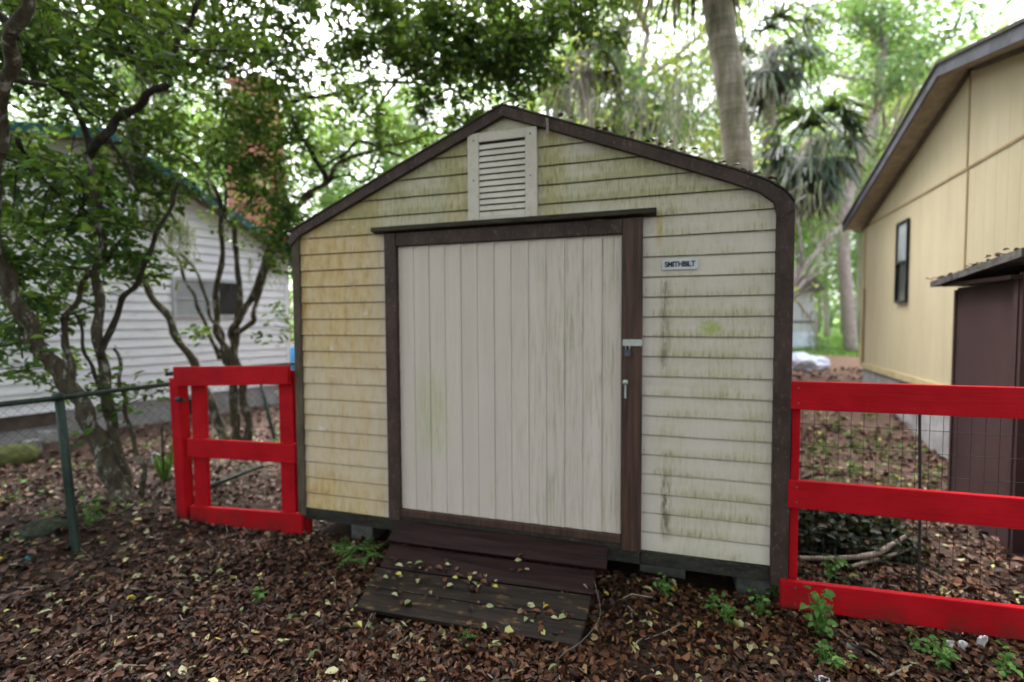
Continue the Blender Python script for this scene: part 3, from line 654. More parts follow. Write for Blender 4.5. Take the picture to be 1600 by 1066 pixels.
for z in (0.06, 0.2, 0.33, 0.46, 0.6, 0.73, 0.86, 0.99, 1.12, 1.25):
    wm.tube([(3.575, 0.0735, z), (4.4, 0.0735, z-0.008), (5.6, 0.0735, z)], 0.0016, 4, False)
wm.build('wire_mesh', MAT['wire'], fence)
o = MB().tube([(4.235, 0.11, -0.1), (4.22, 0.11, 0.7), (4.205, 0.11, 1.21)], 0.0075, 6).build('fence_stake', MAT['wire'])
tag(o, 'thin dark metal stake behind the wire mesh of the red fence', 'stake')

# ------------------------------------------------------------------ red gate on the left
gp = MB(); gp.hexa([(-1.300, -.045, -.08), (-1.195, -.045, -.08), (-1.195, .05, -.08), (-1.300, .05, -.08)], [(-1.335, -.045, 1.262), (-1.23, -.045, 1.262), (-1.23, .05, 1.262), (-1.335, .05, 1.262)])
o = gp.build('red_gate_post', MAT['red'], bevel=0.006); tag(o, 'square red post at the open left end of the red gate', 'post', 'red gate posts')
gp = MB(); gp.box(-0.022, 0.038, 0.012, 0.075, -0.08, 1.20)
o = gp.build('red_gate_post', MAT['red'], bevel=0.006); tag(o, 'narrow red post against the left corner of the cream shed', 'post', 'red gate posts')
gate = empty('red_gate', (-0.6, 0, 0), 'low red wooden gate with three rails left of the shed', 'gate')
def slant(x0, x1, y0, y1, zl0, zl1, zr0, zr1, name):
    return MB().hexa([(x0, y0, zl0), (x1, y0, zr0), (x1, y1, zr0), (x0, y1, zl0)],
                     [(x0, y0, zl1), (x1, y0, zr1), (x1, y1, zr1), (x0, y1, zl1)]).build(name, MAT['red'], gate, bevel=0.005)
slant(-1.232, -0.035, -0.085, -0.048, 1.200, 1.368, 1.258, 1.405, 'rail')
slant(-1.150, -0.025, -0.044, -0.008, 0.580, 0.742, 0.612, 0.770, 'rail')
slant(-1.145, 0.030, -0.044, -0.008, 0.010, 0.146, 0.030, 0.206, 'rail')
slant(-1.135, -0.985, -0.006, 0.030, 0.05, 1.30, 0.05, 1.30, 'stile')
slant(-0.200, -0.060, -0.006, 0.030, 0.08, 1.36, 0.08, 1.36, 'stile')
gl = MB(); gl.tube([(-1.225, -0.06, 1.085), (-1.18, -0.06, 1.085)], 0.022, 8); gl.tube([(-1.26, -0.055, 1.08), (-1.12, -0.055, 1.082)], 0.007, 6)
gl.build('latch', MAT['darkframe'], gate, smooth=False)

# ------------------------------------------------------------------ chain link fences
def chain_panel(b, a, c, z0, z1, cell=0.062, r=0.0012):
    """diagonal wires both ways over a vertical panel from a to c (x, y)"""
    a = np.asarray(a, float); c = np.asarray(c, float); L = np.linalg.norm(c-a); u = (c-a)/L; H = z1-z0
    nrm = np.array([-u[1], u[0]])
    for sgn in (1, -1):
        s = -H
        while s < L:
            pts = []
            lo, hi = max(s, 0), min(s+H, L)
            if hi > lo+0.01:
                for q in (lo, hi):
                    h = (q-s) if sgn > 0 else H-(q-s)
                    p = a+u*q+nrm*0.0012*sgn; pts.append((p[0], p[1], z0+h))
                b.tube(pts, r, 3, False)
            s += cell*1.25
cf = empty('chain_link_fence', (-1.57, -0.7, 0), 'dark green chain link fence with slanting post at the left', 'fence')
MB().tube([(-1.64, -3.3, 1.19), (-1.62, -1.0, 1.188), (-1.563, -0.72, 1.187), (-1.565, -0.3, 1.187), (-1.50, 0.16, 1.185)], 0.021, 8).build('top_rail', MAT['greenvinyl'], cf, smooth=True)
po = MB().tube([(-1.40, -0.734, -0.1), (-1.43, -0.733, 0.02), (-1.50, -0.728, 0.65), (-1.562, -0.721, 1.20)], 0.029, 10).build('post', MAT['greenvinyl'], cf, smooth=True)
MB().lathe((-1.563, -0.721, 1.19), [(0.036, -0.02), (0.038, 0.01), (0.028, 0.03), (0.008, 0.04)], 10).build('post_cap', MAT['greenvinyl'], po, smooth=True)
cm = MB(); chain_panel(cm, (-1.60, -3.2), (-1.575, -0.75), 0.04, 1.215); chain_panel(cm, (-1.56, -0.70), (-1.50, 0.14), 0.04, 1.215)
cm.build('chain_mesh', MAT['wire'], cf)
A2 = P(259, 585, z=1.235); B2 = P(460, 568, z=1.235)
cg = empty('chain_link_fence', (A2[0], A2[1], 0), 'second green chain link fence crossing behind the red gate', 'fence')
far2 = B2+(B2-A2)*0.8
MB().tube([A2, B2, far2], 0.021, 8).build('top_rail', MAT['greenvinyl'], cg, smooth=True)
lp0, lp1 = P(430, 692, d=7.0), P(402, 575, d=7.0)
cm = MB(); chain_panel(cm, A2[:2], far2[:2], 0.05, 1.23); cm.build('chain_mesh', MAT['wire'], cg)
MB().tube([(far2[0], far2[1], -0.1), (far2[0], far2[1], 1.27)], 0.028, 8).build('post', MAT['greenvinyl'], cg, smooth=True)
o = MB().tube([lp0-np.array([0, 0, 0.08]), lp0, lp1], 0.026, 8).build('leaning_pole', MAT['greenvinyl'], smooth=True)
tag(o, 'dark green metal pole leaning behind the red gate', 'pole', 'loose green poles')
o = MB().tube([P(318, 765, z=0.04), P(365, 745, z=0.05), P(410, 728, z=0.05)], 0.021, 8).build('fallen_pole', MAT['greenvinyl'], smooth=True)
tag(o, 'dark green metal pole lying on the leaves behind the red gate', 'pole', 'loose green poles')

# ------------------------------------------------------------------ white house on the left
h = math.radians(17); U1 = np.array([math.sin(h), math.cos(h), 0]); N1 = np.array([math.cos(h), -math.sin(h), 0]); O1 = np.array([-6.063, 1.135, 0])
Z3 = np.array([0, 0, 1.0])
wh = empty('white_house', tuple(O1+U1*2), 'white clapboard house with teal roof edge behind the left trees', 'house')
T0, T1, TP, ZP = -4.2, 4.33, 1.25, 4.62
def wtop(t): return np.interp(t, [T0, TP, T1], [ZP-0.22*(TP-T0), ZP, 3.14])
w1 = lap_wall('wall', MAT['whitewall'], wh, O1, U1, N1, T0, T1, 0.43, wtop, 0.152, depth=0.034, gap=0.028)
q = lambda t, o, z: tuple(O1+U1*t+N1*o+Z3*z)
MB().prism([q(T1, -0.02, 0.43), q(T1, -6, 0.43), q(T1, -6, 3.12), q(T1, -0.02, 3.12)], U1*-0.05).build('wall', MAT['whitewall'], wh)
MB().frame_box(O1, U1, N1, Z3, T1-0.06, T1+0.012, -0.05, 0.040, 0.43, 3.14).build('corner_trim', MAT['whitewall'], wh)
MB().frame_box(O1, U1, N1, Z3, T0, T1-0.03, -0.25, -0.03, -0.1, 0.425).build('foundation', MAT['foundation'], wh)
MB().frame_box(O1, U1, N1, Z3, T0, 0.6, -0.028, 0.004, 0.22, 0.424).build('skirting', MAT['skirt'], wh)
MB().frame_box(O1, U1, N1, Z3, 2.2, 2.62, -0.028, -0.005, 0.06, 0.34).build('crawl_vent', MAT['dark'], wh)
b = MB(); OV = 0.34
rt = [(T0-0.3, wtop(T0)+0.02-0.066), (TP, ZP+0.05), (T1+0.35, 3.14-0.14)]
for (ta, za), (tb, zb) in zip(rt[:-1], rt[1:]):
    b.hexa([q(ta, OV, za), q(tb, OV, zb), q(tb, -6.2, zb), q(ta, -6.2, za)], [q(ta, OV, za+0.05), q(tb, OV, zb+0.05), q(tb, -6.2, zb+0.05), q(ta, -6.2, za+0.05)])
b.build('roof', MAT['tealroof'], wh)
b = MB()
for (ta, za), (tb, zb) in zip(rt[:-1], rt[1:]):
    b.hexa([q(ta, OV+0.002, za-0.09), q(tb, OV+0.002, zb-0.09), q(tb, OV+0.03, zb-0.09), q(ta, OV+0.03, za-0.09)],
           [q(ta, OV+0.002, za+0.06), q(tb, OV+0.002, zb+0.06), q(tb, OV+0.03, zb+0.06), q(ta, OV+0.03, za+0.06)])
b.build('roof_edge', MAT['teal'], wh)
b = MB()
for (ta, za), (tb, zb) in zip(rt[:-1], rt[1:]):
    b.poly([q(ta, 0.0, za-0.07), q(tb, 0.0, zb-0.07), q(tb, OV, zb-0.07), q(ta, OV, za-0.07)])
b.build('soffit', MAT['soffit'], wh)
wn = MB().frame_box(O1, U1, N1, Z3, 2.22, 3.30, 0.006, 0.044, 1.88, 2.50).build('window', MAT['darkglass'], wh)
fr = MB(); fb = lambda a, c, z0, z1, o0=0.030, o1=0.070: fr.frame_box(O1, U1, N1, Z3, a, c, o0, o1, z0, z1)
fb(2.17, 2.225, 1.83, 2.55); fb(3.295, 3.35, 1.83, 2.55); fb(2.2255, 3.2945, 2.495, 2.55); fb(2.2255, 3.2945, 1.83, 1.885); fb(2.90, 2.935, 1.8855, 2.4945, 0.0445, 0.066); fb(2.2255, 2.8995, 2.16, 2.185, 0.0485, 0.064)
fr.build('window_frame', MAT['winframe'], wn)
MB().frame_box(O1, U1, N1, Z3, 2.226, 2.899, 0.0443, 0.048, 1.886, 2.494).build('window_pane', MAT['glass'], wn)
# brick chimney beyond the white house
def brick_mat():
    t = NT('salmon_red_brick', 0.85, 0.2); br = t.n('ShaderNodeTexBrick'); tc = t.n('ShaderNodeTexCoord')
    mp = t.n('ShaderNodeMapping'); mp.inputs['Rotation'].default_value = (math.radians(90), 0, 0)
    t.l(tc.outputs['Object'], mp.inputs[0]); t.l(mp.outputs[0], br.inputs['Vector'])
    br.inputs['Color1'].default_value = (0.30, 0.085, 0.055, 1); br.inputs['Color2'].default_value = (0.39, 0.13, 0.085, 1)
    br.inputs['Mortar'].default_value = (0.36, 0.27, 0.23, 1); br.inputs['Scale'].default_value = 4.5; br.inputs['Mortar Size'].default_value = 0.012
    t.color(br.outputs[0]); return t.m
MAT['brick'] = brick_mat()
cb = P(415, 300, d=13.0); ch = empty('brick_chimney', (cb[0], cb[1], 0), 'salmon red brick chimney half hidden by leaves beyond the white house', 'chimney')
cx, cy = cb[0], cb[1]; a = math.radians(15); ux = np.array([math.cos(a), math.sin(a), 0]); uy = np.array([-math.sin(a), math.cos(a), 0]); cc = np.array([cx, cy, 0])
MB().frame_box(cc, ux, uy, Z3, -0.85, 0.30, -0.35, 0.55, -0.1, 6.25).build('chimney_base', MAT['brick'], ch)
qq = lambda x, y, z: tuple(cc+ux*x+uy*y+Z3*z)
MB().prism([qq(-0.85, -0.349, 6.25), qq(0.30, -0.349, 6.25), qq(0.28, -0.349, 7.2), qq(-0.72, -0.349, 7.2)], uy*0.85).build('shoulder', MAT['brick'], ch)
MB().frame_box(cc, ux, uy, Z3, -0.70, 0.27, -0.33, 0.40, 7.2, 8.0).build('chimney_stack', MAT['brick'], ch)
MB().frame_box(cc, ux, uy, Z3, -0.76, 0.33, -0.39, 0.46, 8.0, 8.15).build('chimney_cap', MAT['brick'], ch)

# ------------------------------------------------------------------ yellow house on the right
h = math.radians(5.6); U2 = np.array([math.sin(h), math.cos(h), 0]); N2 = np.array([-math.cos(h), math.sin(h), 0]); O2 = np.array([6.47, 7.289, 0])
yh = empty('yellow_house', tuple(O2-U2*3.8), 'pale yellow panelled house with dark roof edge on the right', 'house')
def ysid():
    t = NT('pale_yellow_grooved_panel', 0.6, 0.25)
    g = t.n('ShaderNodeNewGeometry'); vm = t.n('ShaderNodeVectorMath', operation='DOT_PRODUCT'); vm.inputs[1].default_value = tuple(U2)
    t.l(g.outputs['Position'], vm.inputs[0])
    fr_ = t.math('FRACT', t.math('MULTIPLY', vm.outputs['Value'], 4.9)); gr = t.math('MULTIPLY', t.maprange(fr_, 0.0, 0.03), t.maprange(fr_, 0.10, 0.07))
    n = t.noise(t.position((2, 2, 0.5)), 2.2, 5, 0.6)
    c = t.ramp(n, [(0.3, (0.44, 0.375, 0.25)), (0.7, (0.50, 0.435, 0.30))])
    c = t.mix(t.math('MULTIPLY', gr, 0.13), c, (0.36, 0.26, 0.12))
    c = t.mix(t.ramp(t.noise(t.position((9, 9, 0.7)), 3, 5), [(0.6, 0.0), (0.75, 0.35)]), c, (0.45, 0.36, 0.22))
    t.color(c); t.bump(t.math('SUBTRACT', 1.0, gr), 0.5, 0.01); return t.m
MAT['ysiding'] = ysid()
MAT['ytrim'] = mottled('yellow_trim_paint', (0.42, 0.335, 0.19), (0.50, 0.41, 0.25), 4, (1, 1, 0.4), 0.6, fine=(0.35, 0.26, 0.15))
MAT['ysoffit'] = mottled('grimy_cream_soffit', (0.30, 0.26, 0.19), (0.44, 0.385, 0.29), 9, (1, 1, 1), 0.7, fine=(0.16, 0.13, 0.09))
MAT['seam'] = mottled('brown_panel_seam', (0.24, 0.16, 0.08), (0.33, 0.23, 0.12), 5)
y_ = lambda t, o, z: tuple(O2+U2*t+N2*o+Z3*z)
TW, TPK, ZPK, ZE = -7.6, -3.8, 4.50, 3.44
MB().prism([y_(0, 0, 0.85), y_(0, 0, ZE), y_(TPK, 0, ZPK), y_(TW, 0, ZE), y_(TW, 0, 0.85)], -N2*0.12).build('wall', MAT['ysiding'], yh)
MB().frame_box(O2, U2, N2, Z3, -0.12, -0.001, -9, -0.121, 0.85, ZE-0.02).build('wall', MAT['ysiding'], yh)
MB().frame_box(O2, U2, N2, Z3, TW+0.001, TW+0.12, -9, -0.121, 0.85, ZE-0.02).build('wall', MAT['ysiding'], yh)
MB().frame_box(O2, U2, N2, Z3, TW+0.03, -0.03, -9, -0.025, -0.3, 0.848).build('foundation', MAT['foundation'], yh)
MB().frame_box(O2, U2, N2, Z3, TW, 0.0, 0.001, 0.018, 0.835, 0.93).build('base_trim', MAT['ytrim'], yh)
MB().frame_box(O2, U2, N2, Z3, -0.11, 0.012, 0.001, 0.022, 0.931, ZE-0.01).build('corner_trim', MAT['ytrim'], yh)
MB().frame_box(O2, U2, N2, Z3, -0.17, -0.135, 0.001, 0.03, 0.95, 2.3).build('downspout', MAT['seam'], yh)
MB().frame_box(O2, U2, N2, Z3, TW, -0.115, 0.001, 0.010, 3.415, 3.440).build('panel_seam', MAT['seam'], yh)
MB().frame_box(O2, U2, N2, Z3, TPK-0.012, TPK+0.012, 0.001, 0.010, 3.441, ZPK-0.05).build('panel_seam', MAT['seam'], yh)
MB().frame_box(O2, U2, N2, Z3, TPK-0.030, TPK-0.006, 0.001, 0.009, 0.931, 3.414).build('panel_seam', MAT['seam'], yh)
OV = 0.30; rt = [(0.20, 3.535), (TPK, ZPK+0.13), (TW-0.20, 3.535)]
b = MB()
for (ta, za), (tb, zb) in zip(rt[:-1], rt[1:]):
    b.hexa([y_(ta, OV+0.02, za), y_(tb, OV+0.02, zb), y_(tb, -9.2, zb), y_(ta, -9.2, za)],
           [y_(ta, OV+0.02, za+0.035), y_(tb, OV+0.02, zb+0.035), y_(tb, -9.2, zb+0.035), y_(ta, -9.2, za+0.035)])
b.build('roof', MAT['shingle'], yh)
for (ta, za), (tb, zb) in zip(rt[:-1], rt[1:]):
    MB().hexa([y_(ta, OV-0.025, za-0.13), y_(tb, OV-0.025, zb-0.13), y_(tb, OV, zb-0.13), y_(ta, OV, za-0.13)],
              [y_(ta, OV-0.025, za-0.002), y_(tb, OV-0.025, zb-0.002), y_(tb, OV, zb-0.002), y_(ta, OV, za-0.002)]).build('rake_fascia', MAT['fascia'], yh)
b = MB()
for (ta, za), (tb, zb) in zip(rt[:-1], rt[1:]):
    b.poly([y_(ta, 0.0, za-0.10), y_(tb, 0.0, zb-0.10), y_(tb, OV-0.026, zb-0.10), y_(ta, OV-0.026, za-0.10)])
b.build('soffit', MAT['ysoffit'], yh)
b = MB()
for (ta, za), (tb, zb) in zip(rt[:-1], rt[1:]):
    b.hexa([y_(ta*0.97+tb*0.03, 0.001, za-0.18), y_(tb, 0.001, zb-0.16), y_(tb, 0.03, zb-0.16), y_(ta*0.97+tb*0.03, 0.03, za-0.18)],
           [y_(ta*0.97+tb*0.03, 0.001, za-0.11), y_(tb, 0.001, zb-0.102), y_(tb, 0.03, zb-0.102), y_(ta*0.97+tb*0.03, 0.03, za-0.11)])
b.build('frieze_trim', MAT['soffit'], yh)
yw = MB().frame_box(O2, U2, N2, Z3, -2.17, -1.78, 0.002, 0.012, 2.02, 3.15).build('window', MAT['darkglass'], yh)
fr = MB(); fb = lambda a, c, z0, z1: fr.frame_box(O2, U2, N2, Z3, a, c, 0.004, 0.04, z0, z1)
fb(-2.195, -2.172, 1.98, 3.19); fb(-1.778, -1.755, 1.98, 3.19); fb(-2.1715, -1.7785, 3.152, 3.19); fb(-2.1715, -1.7785, 1.98, 2.018); fb(-2.1715, -1.7785, 2.565, 2.60)
fr.build('window_frame', MAT['darkframe'], yw)
MB().frame_box(O2, U2, N2, Z3, -2.171, -1.779, 0.0125, 0.016, 2.601, 3.151).build('window_pane', MAT['glass'], yw)  # upper pane, its sky reflection painted as grey

# brown lean-to closet against the yellow wall
bc = empty('brown_closet', (5.5, 1.6, 0), 'maroon brown lean-to closet with mossy roof against the yellow house', 'closet')
MB().box(5.31, 5.335, 1.20, 2.02, -0.05, 2.02).build('side_wall', MAT['brownwall'], bc)
MB().box(5.27, 5.90, 1.165, 1.198, -0.05, 2.08).build('front_wall', MAT['brownwall'], bc)
MB().box(5.30, 6.0, 2.022, 2.05, -0.05, 2.0).build('back_wall', MAT['brownwall'], bc)
MB().box(5.262, 5.300, 1.1985, 1.245, -0.05, 2.06).build('corner_post', MAT['brownwall'], bc)
b = MB(); b.hexa([(5.17, 2.16, 2.035), (5.17, 1.02, 2.175), (5.92, 1.02, 2.225), (5.98, 2.16, 2.085)],
                 [(5.17, 2.16, 2.085), (5.17, 1.02, 2.235), (5.92, 1.02, 2.285), (5.98, 2.16, 2.135)])
b.build('roof', MAT['mossroof'], bc)
MB().box(5.20, 5.90, 1.17, 2.03, 2.03, 2.06).build('roof_batten', MAT['plank'], bc)

_rng = np.random.default_rng(41); _n = 420; _x = _rng.uniform(5.15, 5.95, _n); _y = 1.0+1.18*_rng.random(_n)
_L = _rng.uniform(.03, .07, _n); _t = _rng.uniform(0, 6.28, _n)
_V, _F = leaf_geo(np.stack([_x, _y, 2.24-(_y-1.02)*0.132+(_x-5.17)*.066+_rng.uniform(0, .025, _n)], 1), np.stack([np.cos(_t), np.sin(_t), _rng.normal(0, .3, _n)], 1), _rng.normal(0, .5, (_n, 3))+np.array([0, 0, 1.0]), _L, _L*.5)
tag(fast_mesh('closet_roof_litter', _V, _F, MAT['litter']), 'dead leaves heaped on the brown closet roof', 'leaves', kind='stuff')

# ------------------------------------------------------------------ far bits on the right
ws = P(1272, 500, d=16.0); g0 = float(gh(ws[0], ws[1]))
fs = empty('far_white_shed', (ws[0]-0.9, ws[1]+0.8, g0), 'small faded white shed beyond the passage on the far lawn', 'shed')
bx = ws[0]; by = ws[1]
MB().box(bx-2.2, bx, by, by+1.8, g0-0.05, g0+1.95).build('wall', MAT['greywhite'], fs)
MB().box(bx-2.2, bx+0.004, by-0.015, by-0.002, g0+0.86, g0+0.93).build('wall_band', MAT['fascia'], fs)
MB().box(bx-2.24, bx+0.02, by-0.03, by-0.003, g0-0.05, g0+0.55).build('lower_panel', MAT['tarp'], fs)
MB().prism([(bx-2.5, by-0.3, g0+1.93), (bx-2.5, by+2.1, g0+1.93), (bx-2.5, by+0.9, g0+2.5)], (2.75, 0, 0)).build('roof', MAT['shingle'], fs)

def crumple(name, c, r, seed, mat, flat=0.5, amp=0.35, sub=4):
    bm = bmesh.new(); bmesh.ops.create_icosphere(bm, subdivisions=sub, radius=1.0)
    off = Vector((seed*3.1, seed*1.7, seed*0.9))
    for v in bm.verts:
        n_ = mnoise.noise(v.co*1.6+off)*amp+abs(mnoise.noise(v.co*4.1+off))*amp*0.7
        v.co = Vector((v.co.x*r[0], v.co.y*r[1], max(v.co.z, -0.35)*r[2]))*(1+n_)+Vector(c)
    me = bpy.data.meshes.new(name); bm.to_mesh(me); bm.free()
    return link(name, me, mat)
tp = P(1262, 572, z=0.66); tg = float(gh(tp[0], tp[1]))
o = crumple('plastic_tarp', (tp[0]-0.05, tp[1], tg+0.08), (0.42, 0.36, 0.24), 2.0, MAT['tarp']); tag(o, 'crumpled pale blue plastic sheet on bare earth beside the passage', 'tarp')
bb = P(457, 556, d=12.0)
o = MB().lathe((bb[0], bb[1], 0), [(0.26, 0.0), (0.30, 0.05), (0.30, 0.35), (0.32, 0.38), (0.30, 0.41), (0.30, 0.72), (0.32, 0.75), (0.30, 0.78), (0.27, 1.12)], 20).build('blue_drum', MAT['bluebin'], smooth=True)
tag(o, 'bright blue plastic drum past the right corner of the white house', 'drum')
tb = P(432, 628, z=0.0)
o = MB().lathe((tb[0], tb[1], 0), [(0.30, 0), (0.36, 0.22), (0.40, 0.30), (0.38, 0.30), (0.30, 0.06)], 18).build('white_tub', MAT['whitetub'], smooth=True)
tag(o, 'low white plastic tub on the leaves seen through the red gate', 'tub')
tb = P(425, 612, z=0.0)
o = MB().lathe((tb[0]-0.1, tb[1]+0.3, 0), [(0.22, 0), (0.36, 0.42), (0.40, 0.42), (0.40, 0.52), (0.35, 0.52), (0.30, 0.3)], 18).build('clay_pot', MAT['clay'], smooth=True)
tag(o, 'wide terracotta clay pot behind the low white tub', 'pot')

# ------------------------------------------------------------------ foliage makers
def grow(b, p, d, L, r, level, tips, rng, spread=0.65, up=0.25, kids=3):
    """a limb from p along d that splits; tubes go into b, tip positions into tips"""
    pts = [np.array(p)]; rad = [r]; d = np.array(d, float); k = 5
    for i in range(k):
        d = d+rng.normal(0, 0.13, 3)+np.array([0, 0, up*0.1]); d /= np.linalg.norm(d)
        pts.append(pts[-1]+d*L/k); rad.append(r*(1-0.45*(i+1)/k))
    b.tube(pts, rad, 8 if level > 1 else 5, True)
    if level <= 0: tips.append(pts[-1]); tips.append(pts[-2]); return
    for j in range(kids):
        q = pts[2+(j*2) % 4] if j < kids-1 else pts[-1]
        nd = d+rng.normal(0, spread, 3)+np.array([0, 0, up*0.5]); nd /= np.linalg.norm(nd)
        grow(b, q, nd, L*rng.uniform(0.55, 0.8), rad[-1]*0.85, level-1, tips, rng, spread, up, kids)

def clump_leaves(Cc, per, spread, Lr, rng, droop=0.3, wr=0.5, flat=0.7):
    Cc = np.repeat(np.asarray(Cc), per, 0); n = len(Cc)
    Sp = np.repeat(spread, per)[:, None] if np.ndim(spread) else spread
    C = Cc+rng.normal(0, 1, (n, 3))*Sp*np.array([0.6, 0.6, 0.6*flat])
    D = rng.normal(0, 1, (n, 3)); D[:, 2] = D[:, 2]*0.45-droop
    Nn = rng.normal(0, 0.55, (n, 3))+np.array([0, 0, 1.0])
    L = rng.uniform(Lr[0], Lr[1], n)
    return leaf_geo(C, D, Nn, L, L*wr*rng.uniform(0.8, 1.2, n))

def moss_strands(points, Lr, rng, per=7, w=0.012, spread=0.12):
    """ragged hanging ribbons below the given points"""
    V = []; F = []
    for p in points:
        for _ in range(per):
            q = np.array(p)+rng.normal(0, spread, 3)*np.array([1, 1, 0.3]); L = rng.uniform(*Lr); k = 5
            a = rng.uniform(0, math.pi); s = np.array([math.cos(a), math.sin(a), 0]); base = len(V)
            for i in range(k+1):
                t = i/k; c = q+np.array([0, 0, -L*t])+rng.normal(0, 0.012+0.045*L, 3)*np.array([1, 1, .4])*(t+0.3); ww = w*(1-0.75*t)*rng.uniform(0.6, 1.3)
                V.append(c-s*ww); V.append(c+s*ww)
            for i in range(k): F.append((base+2*i, base+2*i+1, base+2*i+3, base+2*i+2))
    return np.array(V), np.array(F)

def copy_thing(o, loc, rz, sc, label, group=None):
    c = o.copy(); COL.objects.link(c); c.location = loc; c.rotation_euler = (0, 0, rz); c.scale = (sc, sc, sc); c['label'] = label
    if group: c['group'] = group
    for ch_ in o.children:
        k = ch_.copy(); COL.objects.link(k); k.parent = c
    return c

# background trees: four prototypes, then copies
def tree_proto(seed, H, r, crown_lo, R, nclump, per, leaf, mat, bark, lean=(0, 0), moss=0):
    rng = np.random.default_rng(seed)
    root = empty('forest_tree', (0, 0, 0), '', 'tree', 'trees beyond the houses')
    b = MB(); tips = []
    k = 8; pts = [np.array([lean[0]*(i/k)**1.5+0.10*math.sin(i*1.3+seed), lean[1]*(i/k)**1.5+0.10*math.cos(i*1.1+seed), H*0.75*i/k-(0.2 if i == 0 else 0)]) for i in range(k+1)]
    b.tube(pts, [r*(1.35 if i == 0 else 1-0.65*i/k) for i in range(k+1)], 9)
    for i in range(3, k+1):
        for _ in range(2):
            a = rng.uniform(0, 2*math.pi); d = np.array([math.cos(a), math.sin(a), 0.45])
            grow(b, pts[i], d/np.linalg.norm(d), H*0.2, r*0.34, 1, tips, rng, 0.6, 0.3, 3)
    b.build('trunk', bark, root, smooth=True)
    top = pts[-1]; cz = (crown_lo+H)/2; rz = (H-crown_lo)/2
    u = rng.normal(0, 1, (nclump, 3)); u = unit(u)*(rng.uniform(0.15, 1, (nclump, 1))**0.45)
    Cc = np.array([top[0]*0.8, top[1]*0.8, cz])+u*np.array([R, R, rz])
    Cc = np.concatenate([Cc, np.array(tips)])
    V, F = clump_leaves(Cc, per, rng.uniform(0.35, 0.95, len(Cc)), leaf, rng, 0.25, 0.55, 0.55)
    fast_mesh('crown', V, F, mat, root)
    if moss:
        idx = rng.choice(len(Cc), moss); V, F = moss_strands(Cc[idx]-np.array([0, 0, 0.4]), (0.5, 1.5), rng, 9, 0.026, 0.3)
        fast_mesh('hanging_moss', V, F, MAT['moss'], root)
    return root
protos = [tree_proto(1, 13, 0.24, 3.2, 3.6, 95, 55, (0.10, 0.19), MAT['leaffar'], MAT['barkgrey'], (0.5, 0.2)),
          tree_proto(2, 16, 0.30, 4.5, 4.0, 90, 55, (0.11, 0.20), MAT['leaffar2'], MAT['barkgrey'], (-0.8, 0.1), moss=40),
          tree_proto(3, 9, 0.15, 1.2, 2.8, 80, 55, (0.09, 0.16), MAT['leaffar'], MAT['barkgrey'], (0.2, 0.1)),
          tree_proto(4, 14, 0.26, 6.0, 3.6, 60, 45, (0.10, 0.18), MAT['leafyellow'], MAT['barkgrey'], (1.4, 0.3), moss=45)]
used = [False]*4
def forest(px, d, k, sc, rz, label):
    p = P(px, 500, d=d); z = float(gh(p[0], p[1]))-0.05; grp = 'trees beyond the houses'
    if not used[k]:
        used[k] = True; o = protos[k]; o.location = (p[0], p[1], z); o.rotation_euler = (0, 0, rz); o.scale = (sc,)*3; o['label'] = label
    else: copy_thing(protos[k], (p[0], p[1], z), rz, sc, label, grp)
for a in [
    (-60, 16, 0, 1.0, 0.3, 'leafy tree at the far left beyond the white house roof'),
    (70, 19, 2, 1.25, 1.0, 'bushy bright tree behind the peak of the white house'),
    (185, 17, 0, 1.05, 2.0, 'bright green tree behind the right roof slope of the white house'),
    (290, 21, 1, 1.0, 0.6, 'tall mossy blue green tree left of the brick chimney'),
    (345, 16, 2, 1.0, 2.6, 'low bushy tree just left of the brick chimney'),
    (520, 17, 2, 1.15, 4.0, 'low bushy tree just right of the brick chimney'),
    (600, 21, 0, 1.1, 1.3, 'bright green tree behind the left slope of the shed roof'),
    (705, 18, 2, 1.2, 3.1, 'bushy tree behind the shed just left of its ridge'),
    (800, 24, 1, 1.0, 3.5, 'tall mossy tree far behind the ridge of the shed'),
    (930, 21, 2, 1.15, 0.9, 'bushy bright tree behind the palm left of the leaning trunk'),
    (1040, 19, 2, 1.0, 5.0, 'low bright tree just left of the leaning palm trunk'),
    (1235, 27, 3, 1.1, 2.9, 'yellow green mossy tree right of the leaning palm trunk'),
    (1290, 22, 2, 0.85, 1.1, 'low green tree behind the small white shed'),
    (1340, 30, 1, 1.0, 1.6, 'tall blue green tree at the far end of the passage'),
    (1400, 23, 3, 1.0, 0.4, 'yellow green tree showing above the left end of the yellow house roof'),
    (1440, 28, 0, 1.0, 5.2, 'pale green tree rising far behind the yellow house roof'),
    (880, 15, 0, 1.0, 2.2, 'bright leafy tree behind the bare mossy tree right of the ridge'),
    (985, 23, 3, 1.15, 4.1, 'yellow green mossy tree above the small far palm'),
    (1165, 17, 0, 1.05, 3.7, 'bright green tree between the leaning palm and the slim palm'),
    (1345, 19, 0, 1.2, 0.2, 'tall green tree left of the yellow house eave'),
    (1500, 25, 3, 1.25, 3.3, 'yellow green mossy tree above the middle of the yellow house roof'),
    (945, 16, 3, 1.0, 5.5, 'yellow green tree filling the gap right of the ridge'),
    (1268, 20, 2, 0.9, 2.4, 'bushy bright tree just left of the slender leaning tree'),
    (1318, 25, 2, 1.1, 0.7, 'bushy pale tree at the back of the lawn'),
    (1380, 34, 0, 1.6, 2.0, 'large pale tree farthest behind the yellow house eave'),
]: forest(*a)
